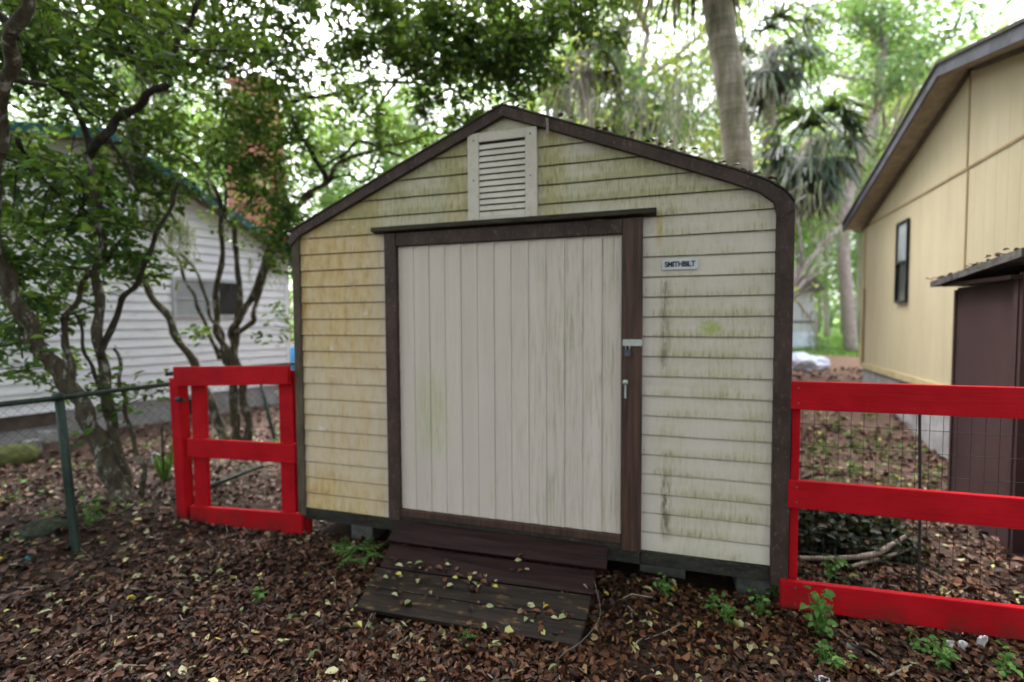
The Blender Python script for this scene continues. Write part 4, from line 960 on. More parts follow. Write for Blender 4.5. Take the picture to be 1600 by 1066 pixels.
# thin far trunks and the pale leaning trunk by the lawn
def pole_tree(name, pts, r0, r1, bark, label, crown=None, mat=None, seed=1, per=40):
    pts = smooth_path(pts, 5); root = empty(name, tuple(pts[0]), label, 'tree')
    n = len(pts); b = MB(); b.tube(pts, [r0+(r1-r0)*i/(n-1) for i in range(n)], 9); rng = np.random.default_rng(seed); tips = []
    for i in (int(n*0.75), n-2, n-1):
        for _ in range(2):
            a = rng.uniform(0, 6.28); d = np.array([math.cos(a), math.sin(a), 0.6]); grow(b, pts[i], d/np.linalg.norm(d), 1.2, r1*0.6, 1, tips, rng)
    b.build('trunk', bark, root, smooth=True)
    if crown:
        Cc = np.concatenate([np.array(tips), np.array(pts[-1])+unit(rng.normal(0, 1, (crown, 3)))*rng.uniform(0.3, 2.2, (crown, 1))])
        V, F = clump_leaves(Cc, per, 0.5, (0.09, 0.17), rng, 0.2, 0.55, 0.6); fast_mesh('crown', V, F, mat, root)
    return root
g1 = P(1330, 548, d=15); g1[2] = float(gh(g1[0], g1[1]))-0.05
pole_tree('slender_tree', [g1, P(1322, 450, d=15), P(1318, 380, d=15), P(1327, 300, d=15), P(1350, 220, d=15), P(1372, 150, d=15), P(1380, 60, d=15)], 0.20, 0.10, MAT['barkgrey'],
          'pale slender leaning tree beside the lawn at the end of the passage', 26, MAT['leaffar2'], 5)
for px, d, lab in ((1291, 24, 'thin pale sapling just right of the small white shed'), (1278, 26, 'thinner far sapling touching the corner of the small white shed')):
    g1 = P(px, 530, d=d); g1[2] = float(gh(g1[0], g1[1]))-0.05
    pole_tree('sapling', [g1, P(px+2, 480, d=d), P(px-2, 400, d=d), P(px+3, 330, d=d)], 0.10, 0.05, MAT['barkgrey'], lab, 10, MAT['leaffar'], int(px))

# far wood that closes the horizon
def far_wood():
    rng = np.random.default_rng(77); n = 900
    ang = rng.uniform(-1.15, 1.15, n)-YAW*0; d = rng.uniform(34, 52, n)
    a = ang+YAW
    C = np.stack([CAM[0]-np.sin(a)*d, CAM[1]+np.cos(a)*d, 0.3+rng.uniform(0, 1, n)**1.5*12.0], 1)
    C[:, 2] += gh(C[:, 0], C[:, 1])
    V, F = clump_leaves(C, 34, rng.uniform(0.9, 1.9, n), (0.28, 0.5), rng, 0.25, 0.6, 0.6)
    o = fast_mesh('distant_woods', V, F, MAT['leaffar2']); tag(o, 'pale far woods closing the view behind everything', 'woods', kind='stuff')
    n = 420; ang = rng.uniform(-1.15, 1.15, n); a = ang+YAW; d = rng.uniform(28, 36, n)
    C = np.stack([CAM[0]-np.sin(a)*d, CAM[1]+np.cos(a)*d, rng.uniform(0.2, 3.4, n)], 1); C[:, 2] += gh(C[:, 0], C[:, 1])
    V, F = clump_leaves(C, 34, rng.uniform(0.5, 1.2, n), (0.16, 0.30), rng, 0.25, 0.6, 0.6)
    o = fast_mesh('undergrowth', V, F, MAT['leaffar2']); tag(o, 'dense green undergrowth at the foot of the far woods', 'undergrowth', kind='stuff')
far_wood()

# unseen wide oak, added so that its crown shades the front yard
def added_shade_oak():
    rng = np.random.default_rng(55); root = empty('added_shade_oak', (7.6, -8.2, 0), 'broad unseen oak added behind the viewer to shade the yard in front of the shed', 'tree')
    b = MB(); tips = []; b.tube([(7.6, -8.2, -.2), (7.5, -8.1, .6), (7.2, -7.7, 2.6), (6.6, -7.2, 4.6), (5.6, -6.5, 6.2)], [.55, .42, .36, .32, .26], 12)
    for tx, ty, tz in ((1.5, -3.5, 7.6), (-2.5, -5.5, 7.8), (4.5, -1.0, 7.4), (7.5, -3.0, 7.5), (0.0, -8.5, 8.0), (4.0, -9.5, 8.0)):
        b.tube(smooth_path([(5.9, -6.7, 5.7), ((5.9+tx)/2, (-6.7+ty)/2, 7.2), (tx, ty, tz)]), .10, 7)
    b.build('trunk', MAT['bark'], root, smooth=True)
    n = 380; u = rng.uniform(-1, 1, (n*2, 2)); u = u[(u**2).sum(1) < 1][:n]; Cc = np.stack([2.2+u[:, 0]*8.5, -4.6+u[:, 1]*6.0, 7.3+rng.uniform(-1.2, 1.6, len(u))], 1)
    V, F = clump_leaves(Cc, 46, rng.uniform(.6, 1.0, len(Cc)), (.14, .26), rng, .25, .55, .5); fast_mesh('crown', V, F, MAT['leaf'], root)
added_shade_oak()
def woods_behind():  # unseen woods, added to cut the low skylight on the shed front
    rng = np.random.default_rng(56); n = 330
    C = np.stack([rng.uniform(-18, 20, n), rng.uniform(-17, -12, n), rng.uniform(.2, 12, n)], 1)
    V, F = clump_leaves(C, 46, rng.uniform(.9, 1.5, n), (.25, .45), rng, .25, .6, .6)
    o = fast_mesh('added_shade_woods', V, F, MAT['leaf']); tag(o, 'dense unseen woods added behind the viewer to darken the shed front', 'woods', kind='stuff')
woods_behind()

# ------------------------------------------------------------------ palms
def frond_geo(c, d, L, rng, droop, nseg=18, wid=0.05, fan=1.9):
    """a fan leaf on a stalk: c base, d direction; blades spread round the stalk end"""
    d = np.asarray(d, float); d = d/np.linalg.norm(d); side = np.cross(d, (0, 0, 1.0)); nl_ = np.linalg.norm(side)
    side = side/nl_ if nl_ > 1e-3 else np.array([1.0, 0, 0]); up = np.cross(side, d)
    st = c+d*L*0.55-np.array([0, 0, droop*L*0.10]); V = []; F = []
    def strip(pts, w):
        base = len(V); k = len(pts)
        for i, p in enumerate(pts):
            t = i/(k-1); a = pts[min(i+1, k-1)]-pts[max(i-1, 0)]; s = np.cross(a, up+rng.normal(0, .15, 3)); s = s/max(np.linalg.norm(s), 1e-6)
            ww = w*(1-0.85*t) if t > 0.3 else w*(0.5+t)
            V.append(p-s*ww); V.append(p+s*ww)
        for i in range(k-1): F.append((base+2*i, base+2*i+1, base+2*i+3, base+2*i+2))
    strip([c, (c+st)/2, st], 0.022)
    for i in range(nseg):
        a = (i/(nseg-1)-0.5)*2*fan; bd = d*math.cos(a)+side*math.sin(a)+up*0.15*math.cos(a*2)
        l = L*0.62*(0.75+0.25*math.cos(a))*rng.uniform(0.6, 1.15); bd = bd+rng.normal(0, .10, 3)
        p1 = st+bd*l*0.5; p2 = st+bd*l-np.array([0, 0, l*(0.18+droop*0.55)])
        strip([st, p1-np.array([0, 0, l*0.04]), p2], wid)
    return V, F
def palm(name, pts, r0, r1, label, ngreen, ndead, L, seed, dead_len=1.0, boots=True):
    rng = np.random.default_rng(seed); pts = smooth_path(pts, 6); n = len(pts)
    root = empty(name, tuple(pts[0]), label, 'palm tree', 'cabbage palms behind the shed')
    MB().tube(pts, [r0+(r1-r0)*i/(n-1) for i in range(n)], 12).build('trunk', MAT['palm'], root, smooth=True)
    top = np.array(pts[-1])
    for nm, cnt, mat, lo, hi, dr in (('green_fronds', ngreen, MAT['frond'], -1.05, 0.85, 0.85), ('dead_skirt', ndead, MAT['deadfrond'], -1.5, -0.75, 0.9)):
        V = []; F = []
        for i in range(cnt):
            a = i*2.399+rng.uniform(-.3, .3); e = rng.uniform(lo, hi); d = np.array([math.cos(a)*math.cos(e), math.sin(a)*math.cos(e), math.sin(e)])
            c = top+d*0.12-np.array([0, 0, 0.0 if mat is MAT['frond'] else rng.uniform(0.0, 0.5)])
            v, f = frond_geo(c, d, L*rng.uniform(0.8, 1.1)*(dead_len if nm == 'dead_skirt' else 1), rng, dr)
            F += [tuple(k+len(V) for k in q_) for q_ in f]; V += v
        if cnt and nm == 'dead_skirt' and ndead > 20:
            mv, mf = moss_strands([top+np.array([rng.normal(0, .45), rng.normal(0, .45), rng.uniform(-.5, .1)]) for _ in range(26)], (.25, .7), rng, 8, .013, .12); fast_mesh('hanging_moss', mv, mf, MAT['moss'], root)
        if cnt: fast_mesh(nm, np.array(V), np.array(F), mat, root)
    return root
def gpt(px, py, d):
    p = P(px, py, d=d); p[2] = float(gh(p[0], p[1]))-0.1; return p
palm('leaning_palm', [gpt(1190, 500, 7.0), P(1180, 400, d=7.1), P(1157, 275, d=7.2), P(1141, 140, d=7.2), P(1121, 10, d=7.2), P(1100, -130, d=7.1), P(1082, -270, d=7.0)], 0.19, 0.21,
     'tall leaning palm trunk rising behind the right slope of the shed roof', 24, 22, 1.7, 3)
palm('cabbage_palm', [gpt(1206, 500, 13), P(1203, 350, d=13), P(1202, 200, d=13), P(1203, 75, d=13)], 0.15, 0.17, 'slim pale palm with brown dead skirt right of the leaning palm', 28, 12, 1.5, 4, 0.7)
palm('cabbage_palm', [gpt(1222, 500, 9.5), P(1224, 400, d=9.5), P(1236, 320, d=9.5), P(1268, 222, d=9.5)], 0.14, 0.17, 'dark drooping palm between the shed roof and the yellow house', 40, 46, 1.0, 5, 0.62)
palm('cabbage_palm', [gpt(915, 500, 12), P(916, 350, d=12), P(915, 160, d=12), P(910, 30, d=12)], 0.17, 0.18, 'pinkish palm trunk behind the shed just right of its ridge', 16, 5, 1.5, 6)
palm('cabbage_palm', [gpt(985, 500, 15), P(988, 350, d=15), P(990, 240, d=15), P(992, 135, d=15)], 0.15, 0.16, 'small far palm with brown skirt between ridge and leaning palm', 14, 26, 1.3, 8)

# bare mossy shrubs behind the shed roof
def bare_shrub(name, px, d, ln, label, seed, nstem, mossn):
    rng = np.random.default_rng(seed); p = P(px, 500, d=d); p[2] = float(gh(p[0], p[1]))-0.05
    root = empty(name, tuple(p), label, 'bare tree', 'bare mossy trees behind the shed'); b = MB(); tips = []
    for i in range(nstem):
        dd = np.array([rng.uniform(-.55, .55), rng.uniform(-.3, .3), 1.0]); grow(b, p+rng.normal(0, 0.1, 3)*np.array([1, 1, 0]), dd/np.linalg.norm(dd), ln*rng.uniform(.8, 1.1), 0.075, 2, tips, rng, 0.5, 0.5, 3)
    b.build('branches', MAT['barkgrey'], root, smooth=True)
    idx = rng.choice(len(tips), mossn); V, F = moss_strands(np.array(tips)[idx], (0.25, 0.85), rng, 10, 0.013, 0.13); fast_mesh('hanging_moss', V, F, MAT['moss'], root)
    Cc = np.array(tips)[rng.choice(len(tips), max(6, len(tips)//4))]; V, F = clump_leaves(Cc, 14, 0.25, (0.06, 0.12), rng, 0.3, 0.5); fast_mesh('sparse_leaves', V, F, MAT['leafyellow'], root)
    return root
bare_shrub('bare_mossy_tree', 900, 9.5, 2.9, 'bare grey tree hung with moss just right of the shed ridge', 21, 5, 70)
bare_shrub('bare_mossy_tree', 965, 8.5, 2.7, 'tallest bare grey tree with moss between the ridge and the leaning palm', 27, 6, 60)
bare_shrub('bare_mossy_tree', 1050, 9.0, 2.3, 'bare grey branches fanning up left of the leaning palm', 22, 5, 14)
bare_shrub('bare_mossy_tree', 1180, 13.0, 3.6, 'far bare grey tree in the gap beside the leaning palm', 29, 4, 40)
bare_shrub('bare_mossy_tree', 1188, 12.0, 3.3, 'bare grey branches hung with moss beside the slim pale palm', 24, 5, 60)

# ------------------------------------------------------------------ the two near trees on the left
def px_path(spec, rng, wob=0.012, k=5):
    """spec: list of (px, py, depth, radius)"""
    pts = smooth_path([P(a, b_, d=d) for a, b_, d, r in spec], k)
    rad = np.interp(np.linspace(0, len(spec)-1, len(pts)), range(len(spec)), [s[3] for s in spec])
    ph = rng.uniform(0, 6, 3)
    pts = [p+wob*np.array([math.sin(i*0.9+ph[0]), math.sin(i*1.1+ph[1]), 0.4*math.sin(i*0.8+ph[2])]) for i, p in enumerate(pts)]
    rad = [r*(1+0.12*math.sin(i*1.7+ph[0])) for i, r in enumerate(rad)]
    return pts, rad
def near_tree(name, base, label, trunks, branches, blobs, mats, seed, mosspx):
    rng = np.random.default_rng(seed); root = empty(name, base, label, 'tree', 'leafy multi-stemmed trees at the left'); paths = []
    for s in trunks:
        pts, rad = px_path(s, rng, 0.020); paths += pts; MB().tube(pts, [r_*.84 for r_ in rad], 10).build('trunk', MAT['bark'], root, smooth=True)
    b = MB()
    for s in branches:
        pts, rad = px_path(s, rng, 0.018); paths += pts; b.tube(pts, [r_*1.2 for r_ in rad], 7)
    b.build('branches', MAT['barkdark'], root, smooth=True)
    paths = np.array(paths); tw = MB()
    for mi, bl in enumerate(blobs):
        Cc = []
        for cx_, cy_, rx, ry, d, dd, n in bl:
            a = rng.uniform(0, 6.283, n); q_ = np.sqrt(rng.uniform(0, 1, n)); dep = d+rng.uniform(-dd, dd, n)
            for i in range(max(1, int(n*(0.25 if mi == 0 else 0.26)))):
                c0 = P(cx_+rx*q_[i]*math.cos(a[i]), cy_+ry*q_[i]*math.sin(a[i]), d=max(dep[i], 2.2)); tv = rng.normal(0, 1, 3)*np.array([1, 1, .45])+np.array([0, 0, -.15]); tv /= np.linalg.norm(tv)
                ln = rng.uniform(.22, .62)
                for k_ in range(4): Cc.append(c0+tv*ln*(k_/3-.5)+rng.normal(0, .035, 3))
                tw.tube([c0-tv*ln*.75, c0+rng.normal(0, .02, 3), c0+tv*ln*.55], [.008, .006, .003], 4, False)
        Cc = np.array(Cc)
        for c in Cc[::4]:
            near = paths[np.argmin(((paths-c)**2).sum(1))]; v = c-near; L = np.linalg.norm(v)
            st = c-v/L*min(L, 0.55)+rng.normal(0, 0.03, 3); mid = (st+c)/2+rng.normal(0, 0.04, 3)
            tw.tube([st, mid, c], [0.006, 0.0045, 0.003], 4, False)
        V, F = clump_leaves(Cc, 15, rng.uniform(0.09, 0.19, len(Cc)), (0.05, 0.12), rng, 0.35, 0.48, 0.8)
        fast_mesh('crown', V, F, mats[mi], root)
    tw.build('twigs', MAT['barkdark'], root)
    if mosspx:
        V = np.zeros((0, 3)); F = np.zeros((0, 4), int)
        for a0, b0, d, n, L0, L1 in mosspx:
            v, f = moss_strands([P(a0+rng.normal(0, 9), b0+rng.normal(0, 7), d=d+rng.normal(0, .1)) for _ in range(n)], (L0, L1), rng, 8, 0.007, 0.035)
            F = np.concatenate([F, f+len(V)]); V = np.concatenate([V, v])
        fast_mesh('hanging_moss', V, F, MAT['moss'], root)
    return root
D = 4.46
near_tree('leafy_tree', (-2.03, 0.02, 0.0), 'mossy multi-stemmed tree behind the slanting green post', [
    [(200, 812, D, .115), (190, 780, D, .105), (165, 720, D, .088), (140, 660, D-.05, .080), (112, 608, D-.1, .078), (75, 560, D-.2, .074), (42, 505, D-.3, .070), (10, 430, D-.45, .066), (-14, 350, D-.6, .062), (-4, 240, D-.8, .058), (6, 140, D-1.0, .054), (22, 60, D-1.2, .048), (42, -10, D-1.3, .042)],
    [(203, 800, D+.05, .085), (186, 720, D+.1, .062), (172, 650, D+.1, .058), (160, 570, D+.1, .052), (152, 480, D+.1, .047), (156, 400, D+.05, .042), (150, 320, D, .038), (137, 244, D, .034)],
    [(222, 800, D+.1, .030), (226, 745, D+.1, .026), (212, 700, D+.12, .024), (196, 640, D+.15, .022), (190, 600, D+.15, .020), (180, 545, D+.2, .017)],
    [(118, 618, D+.05, .045), (108, 560, D+.1, .036), (100, 510, D+.15, .032), (118, 470, D+.15, .028), (150, 420, D+.15, .024), (200, 370, D+.1, .02)],
], [
    [(137, 244, D, .033), (165, 208, D-.05, .030), (200, 175, D-.05, .029), (240, 145, D-.1, .027), (265, 120, D-.1, .024), (274, 75, D-.1, .02), (300, 30, D-.1, .016), (312, -10, D-.1, .014)],
    [(265, 118, D-.1, .02), (295, 98, D, .014), (340, 105, D, .010), (370, 95, D, .007)],
    [(150, 340, D, .03), (148, 280, D+.2, .026), (122, 180, D+.3, .022), (98, 130, D+.3, .018)],
    [(160, 560, D+.1, .026), (185, 480, D+.1, .022), (215, 440, D+.05, .02), (235, 390, D, .017), (262, 330, D, .015), (285, 280, D, .011)],
    [(172, 640, D+.1, .018), (150, 590, D, .014), (132, 545, D, .012), (120, 490, D, .010)],
    [(22, 60, D-1.2, .03), (8, 30, D-1.2, .024), (-30, 0, D-1.2, .02)],
    [(15, 125, D-1, .02), (60, 130, D-.8, .016), (110, 150, D-.6, .012), (160, 190, D-.5, .008)],
    [(25, 215, D-.7, .016), (60, 270, D-.4, .012), (110, 320, D-.2, .009)],
    [(137, 244, D, .018), (168, 215, D, .015), (200, 265, D, .014), (215, 300, D, .010)],
], [[(110, 60, 190, 90, 4.6, .9, 190), (240, 20, 200, 80, 4.9, .9, 150), (120, -120, 420, 110, 4.8, 1.2, 110), (-200, 60, 180, 260, 4.4, 1.4, 80)],
    [(90, 400, 120, 110, 4.7, .5, 95), (160, 320, 110, 70, 4.9, .4, 40), (60, 330, 90, 90, 4.3, .6, 60), (55, 500, 70, 50, 4.7, .3, 16), (70, 590, 60, 26, 4.7, .2, 12), (140, 180, 140, 120, 5.0, .6, 85), (260, 240, 90, 70, 5.2, .5, 34), (180, 620, 60, 30, 4.8, .25, 8), (20, 470, 40, 100, 4.4, .3, 30), (230, 400, 40, 70, 5.0, .3, 12)]],
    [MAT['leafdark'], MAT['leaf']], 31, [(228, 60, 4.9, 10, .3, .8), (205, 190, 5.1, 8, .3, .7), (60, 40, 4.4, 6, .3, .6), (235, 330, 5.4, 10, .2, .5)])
D = 7.0
near_tree('leafy_tree', (-3.1, 2.3, 0.0), 'dark multi-stemmed tree behind the red gate', [
    [(352, 690, D, .085), (340, 655, D, .075), (322, 612, D, .068), (300, 566, D-.05, .064), (268, 508, D-.1, .060), (238, 462, D-.15, .056), (214, 425, D-.2, .052), (198, 385, D-.25, .045), (205, 335, D-.3, .038), (225, 270, D-.4, .03), (230, 200, D-.5, .024)],
    [(372, 690, D, .080), (366, 640, D, .070), (362, 585, D, .066), (352, 545, D, .058), (336, 500, D, .050), (343, 430, D, .044), (347, 350, D, .040), (338, 300, D-.1, .036), (310, 262, D-.2, .032), (266, 228, D-.4, .03), (219, 186, D-.6, .028), (160, 148, D-.8, .026), (108, 118, D-1.0, .025), (66, 84, D-1.4, .024), (32, 42, D-1.8, .022)],
    [(388, 690, D+.05, .075), (385, 640, D+.05, .068), (374, 580, D+.05, .064), (366, 535, D, .058), (375, 475, D, .048), (370, 410, D, .044), (366, 362, D, .042), (352, 335, D, .036), (330, 300, D, .03), (322, 262, D, .024)],
    [(372, 600, D-.02, .060), (362, 540, D-.02, .056), (366, 510, D-.05, .056), (385, 480, D-.1, .054), (402, 445, D-.1, .052), (420, 392, D-.15, .050), (440, 350, D-.2, .049), (470, 315, D-.25, .047), (510, 283, D-.3, .040), (534, 252, D-.35, .034), (575, 238, D-.4, .030), (616, 226, D-.4, .025), (670, 212, D-.4, .02), (740, 205, D-.4, .012)],
    [(345, 560, D+.1, .045), (330, 530, D+.1, .035), (310, 480, D+.1, .030), (296, 448, D+.1, .028), (272, 397, D+.1, .025), (248, 370, D+.1, .022), (216, 352, D+.1, .017)],
    [(352, 570, D+.15, .04), (345, 520, D+.15, .034), (325, 485, D+.15, .030), (312, 432, D+.15, .026), (280, 396, D+.12, .022)],
    [(366, 520, D-.1, .045), (395, 505, D-.12, .042), (398, 480, D-.14, .038), (432, 385, D-.15, .036), (462, 330, D-.2, .034), (490, 300, D-.25, .03)],
], [
    [(510, 282, D-.3, .034), (494, 250, D-.3, .031), (478, 224, D-.35, .030), (462, 200, D-.35, .028), (450, 165, D-.4, .025), (436, 140, D-.4, .02), (419, 120, D-.4, .015), (400, 80, D-.4, .011)],
    [(448, 163, D-.4, .024), (478, 153, D-.4, .022), (520, 148, D-.4, .02), (560, 132, D-.4, .019), (616, 127, D-.4, .018), (681, 136, D-.4, .015), (740, 147, D-.4, .010)],
    [(616, 127, D-.4, .018), (596, 165, D-.4, .017), (588, 195, D-.4, .018), (595, 232, D-.4, .018), (588, 258, D-.4, .015), (570, 284, D-.4, .012), (545, 275, D-.4, .012), (512, 281, D-.35, .013)],
    [(594, 231, D-.4, .02), (560, 220, D-.4, .02), (540, 240, D-.35, .018), (500, 262, D-.3, .014)],
    [(594, 232, D-.4, .018), (612, 240, D-.4, .016), (625, 243, D-.4, .01)],
    [(616, 127, D-.4, .014), (640, 115, D-.45, .012), (690, 100, D-.5, .010), (760, 105, D-.5, .007)],
    [(462, 200, D-.35, .014), (440, 220, D-.3, .011), (425, 260, D-.2, .008)],
    [(347, 340, D, .02), (354, 300, D, .016), (345, 270, D, .012)],
    [(322, 262, D, .018), (345, 200, D-.2, .015), (372, 140, D-.3, .012), (385, 80, D-.4, .01)],
], [[(420, 30, 240, 90, 5.8, .9, 270), (640, 60, 240, 75, 5.6, .8, 250), (790, 110, 80, 55, 5.4, .5, 80), (560, -110, 460, 100, 5.6, 1.0, 140), (900, 25, 90, 45, 5.2, .5, 55), (770, 40, 110, 60, 5.4, .5, 70), (330, 130, 150, 70, 6.3, .5, 70)],
    [(640, 150, 190, 55, 6.2, .5, 80), (560, 200, 110, 60, 6.5, .4, 45), (430, 230, 100, 80, 6.9, .4, 110), (400, 180, 80, 110, 6.3, .5, 60), (412, 225, 62, 90, 6.6, .4, 55), (450, 370, 34, 62, 6.5, .25, 60), (400, 340, 60, 50, 7.0, .3, 30), (440, 500, 30, 24, 6.4, .15, 10), (330, 200, 120, 80, 6.6, .5, 50), (240, 430, 30, 20, 6.6, .2, 5), (310, 510, 30, 24, 6.8, .2, 7), (700, 90, 150, 60, 6.4, .5, 60)]],
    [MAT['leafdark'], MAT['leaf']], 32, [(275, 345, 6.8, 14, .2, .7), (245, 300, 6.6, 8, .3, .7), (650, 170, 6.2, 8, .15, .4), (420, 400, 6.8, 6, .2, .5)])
o_ = bpy.data.objects.get('leafy_tree.001')

# ------------------------------------------------------------------ leaf litter
def litter(n, dmin, dmax, Lr, mat, name, label, seed, lift=0.02, tilt=0.5, half=1.2):
    rng = np.random.default_rng(seed)
    a = YAW+rng.uniform(-half, half, n); d = np.sqrt(rng.uniform(dmin**2, dmax**2, n))
    x = CAM[0]-np.sin(a)*d; y = CAM[1]+np.cos(a)*d
    keep = ~((x > 0.05) & (x < 3.45) & (y > 0.06) & (y < 3.3))
    keep &= ~((x > 0.95) & (x < 2.38) & (y > -0.72) & (y < 0.0))
    x, y = x[keep], y[keep]; m = len(x)
    dens = np.array([mnoise.noise(Vector((float(p)*1.3, float(q_)*1.3, seed))) for p, q_ in zip(x, y)])
    thin = rng.random(m) < np.clip(0.95+1.4*dens, 0.40, 1.0)
    x, y = x[thin], y[thin]; m = len(x)
    z = gh(x, y)+rng.uniform(0.003, lift, m)
    C = np.stack([x, y, z], 1); t = rng.uniform(0, 6.283, m)
    Dd = np.stack([np.cos(t), np.sin(t), rng.normal(0, tilt*0.5, m)], 1); Nn = rng.normal(0, tilt, (m, 3))+np.array([0, 0, 1.0])
    L = Lr[0]+(Lr[1]-Lr[0])*rng.beta(1.6, 2.3, m); V, F = leaf_geo(C, Dd, Nn, L, L*rng.uniform(0.3, 0.75, m), rng.uniform(-0.35, 0.7, (m, 1)))
    o = fast_mesh(name, V, F, mat); return tag(o, label, 'leaves', kind='stuff')
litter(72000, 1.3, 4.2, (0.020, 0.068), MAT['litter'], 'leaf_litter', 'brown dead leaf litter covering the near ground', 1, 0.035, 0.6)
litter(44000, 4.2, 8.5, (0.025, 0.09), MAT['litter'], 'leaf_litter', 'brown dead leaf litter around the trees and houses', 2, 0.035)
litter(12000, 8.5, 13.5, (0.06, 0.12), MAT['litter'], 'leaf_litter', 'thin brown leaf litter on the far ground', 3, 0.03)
litter(2300, 1.4, 4.2, (0.025, 0.085), MAT['freshfall'], 'fallen_leaves', 'fresh yellow green leaves fallen on the near litter', 4, 0.035, 0.35)
litter(1500, 4.2, 9.0, (0.045, 0.08), MAT['freshfall'], 'fallen_leaves', 'fresh yellow green leaves fallen further back', 5, 0.035, 0.35)
def litter_twigs():
    rng = np.random.default_rng(15); b = MB()
    for _ in range(240):
        a = YAW+rng.uniform(-.86, .86); d = math.sqrt(rng.uniform(1.7**2, 6.5**2)); x = CAM[0]-math.sin(a)*d; y = CAM[1]+math.cos(a)*d
        if 0.0 < x < 3.5 and y > -0.05: continue
        if 0.9 < x < 2.45 and -0.8 < y < 0: continue
        t = rng.uniform(0, 6.28); l = rng.uniform(.06, .28); p = np.array([x, y, float(gh(x, y))+.025]); v = np.array([math.cos(t), math.sin(t), rng.normal(0, .12)])*l
        b.tube([p-v/2, p+rng.normal(0, .012, 3), p+v/2], [.0032, .003, .0018], 4, False)
    o = b.build('litter_twigs', MAT['stick']); tag(o, 'fine dry twigs lying in the leaf litter', 'twigs', kind='stuff')
litter_twigs()
def ramp_leaves():
    rng = np.random.default_rng(9); C = []; Ns = []
    rows = [(P(620+i*11, 888+i*1.3+rng.normal(0, 5), d=3.22-0.002*i), 1) for i in range(22)]
    spots = [(818, 868), (812, 895), (668, 888), (702, 880), (722, 896), (740, 902), (760, 905), (770, 912), (778, 916), (745, 920), (622, 898), (640, 880), (652, 879), (600, 900), (730, 900), (900, 922), (880, 927), (872, 941), (892, 942), (828, 951), (850, 955), (872, 955), (812, 958), (843, 974), (747, 946), (672, 930), (610, 932), (635, 944), (870, 990), (745, 972), (700, 915), (690, 882), (640, 900), (915, 935), (860, 965), (893, 962), (658, 905), (735, 915), (627, 885)]
    def plane_pt(px, py):
        # the planks' sheet: through four known points of the ramp, by bilinear search along the ray
        ray = P(px, py, d=1.0)-CAM
        for t in np.linspace(2.0, 3.6, 400):
            q_ = CAM+ray*t; s = (-0.045-q_[1])/0.715
            zz = np.interp(s, [0, 0.23, 0.24, 0.49, 0.5, 1.0], [0.267, 0.19, 0.17, 0.108, 0.10, 0.045])
            if q_[2] <= zz+0.006: return np.array([q_[0], q_[1], zz+0.008])
        return CAM+ray*3
    for a0, b0 in spots:
        for _ in range(3): C.append(plane_pt(a0+rng.normal(0, 9), b0+rng.normal(0, 4)))
    C = np.array(C); m = len(C); t = rng.uniform(0, 6.28, m)
    Dd = np.stack([np.cos(t), np.sin(t), np.zeros(m)], 1); Nn = rng.normal(0, .25, (m, 3))+np.array([0, -0.25, 1.0]); L = rng.uniform(0.03, 0.062, m)
    V, F = leaf_geo(C, Dd, Nn, L, L*0.5)
    k = len(C)//3
    h1 = np.arange(m) % 3 == 0
    V1, F1 = leaf_geo(C[h1], Dd[h1], Nn[h1], L[h1], L[h1]*0.55); V2, F2 = leaf_geo(C[~h1], Dd[~h1], Nn[~h1], L[~h1], L[~h1]*0.5)
    o = fast_mesh('ramp_leaf_litter', V1, F1, MAT['freshfall']); tag(o, 'yellow leaves scattered on the ramp planks', 'leaves', kind='stuff')
    o = fast_mesh('ramp_leaf_litter', V2, F2, MAT['litter']); tag(o, 'brown leaves gathered along the ramp plank joints', 'leaves', kind='stuff')
ramp_leaves()
def roof_litter():
    rng = np.random.default_rng(10); n = 2600; x = np.where(rng.random(n) < .35, rng.normal(2.8, .28, n), rng.uniform(0.0, 3.45, n)).clip(0, 3.45); y = rng.uniform(-0.06, 3.2, n)
    z = np.interp(x, [0.03, APX, 3.194, 3.366, 3.47], [2.485, 3.214, 2.648, 2.57, 2.50])+rng.uniform(0, .02, n)
    heap = np.exp(-((x-2.85)/0.25)**2)+.4*np.exp(-((x-2.3)/0.3)**2); z = z+heap*rng.uniform(0, 0.03, n)
    t = rng.uniform(0, 6.28, n); L = rng.uniform(.03, .06, n)
    V, F = leaf_geo(np.stack([x, y, z], 1), np.stack([np.cos(t), np.sin(t), rng.normal(0, .2, n)], 1), rng.normal(0, .4, (n, 3))+np.array([0, 0, 1.0]), L, L*.5)
    o = fast_mesh('roof_leaf_litter', V, F, MAT['litter']); tag(o, 'dead leaves lying on the shed roof', 'leaves', kind='stuff')
roof_litter()
def lawn_grass():
    rng = np.random.default_rng(12); n = 9000; x = rng.uniform(5.0, 13, n); y = rng.uniform(12.2, 22, n); L = rng.uniform(.05, .13, n)
    V, F = leaf_geo(np.stack([x, y, gh(x, y)], 1), rng.normal(0, .35, (n, 3))+np.array([0, 0, 1.0]), rng.normal(0, 1, (n, 3)), L, L*.25)
    o = fast_mesh('lawn_grass', V, F, MAT['grass']); tag(o, 'bright short grass around the far white shed', 'grass', kind='stuff')
lawn_grass()
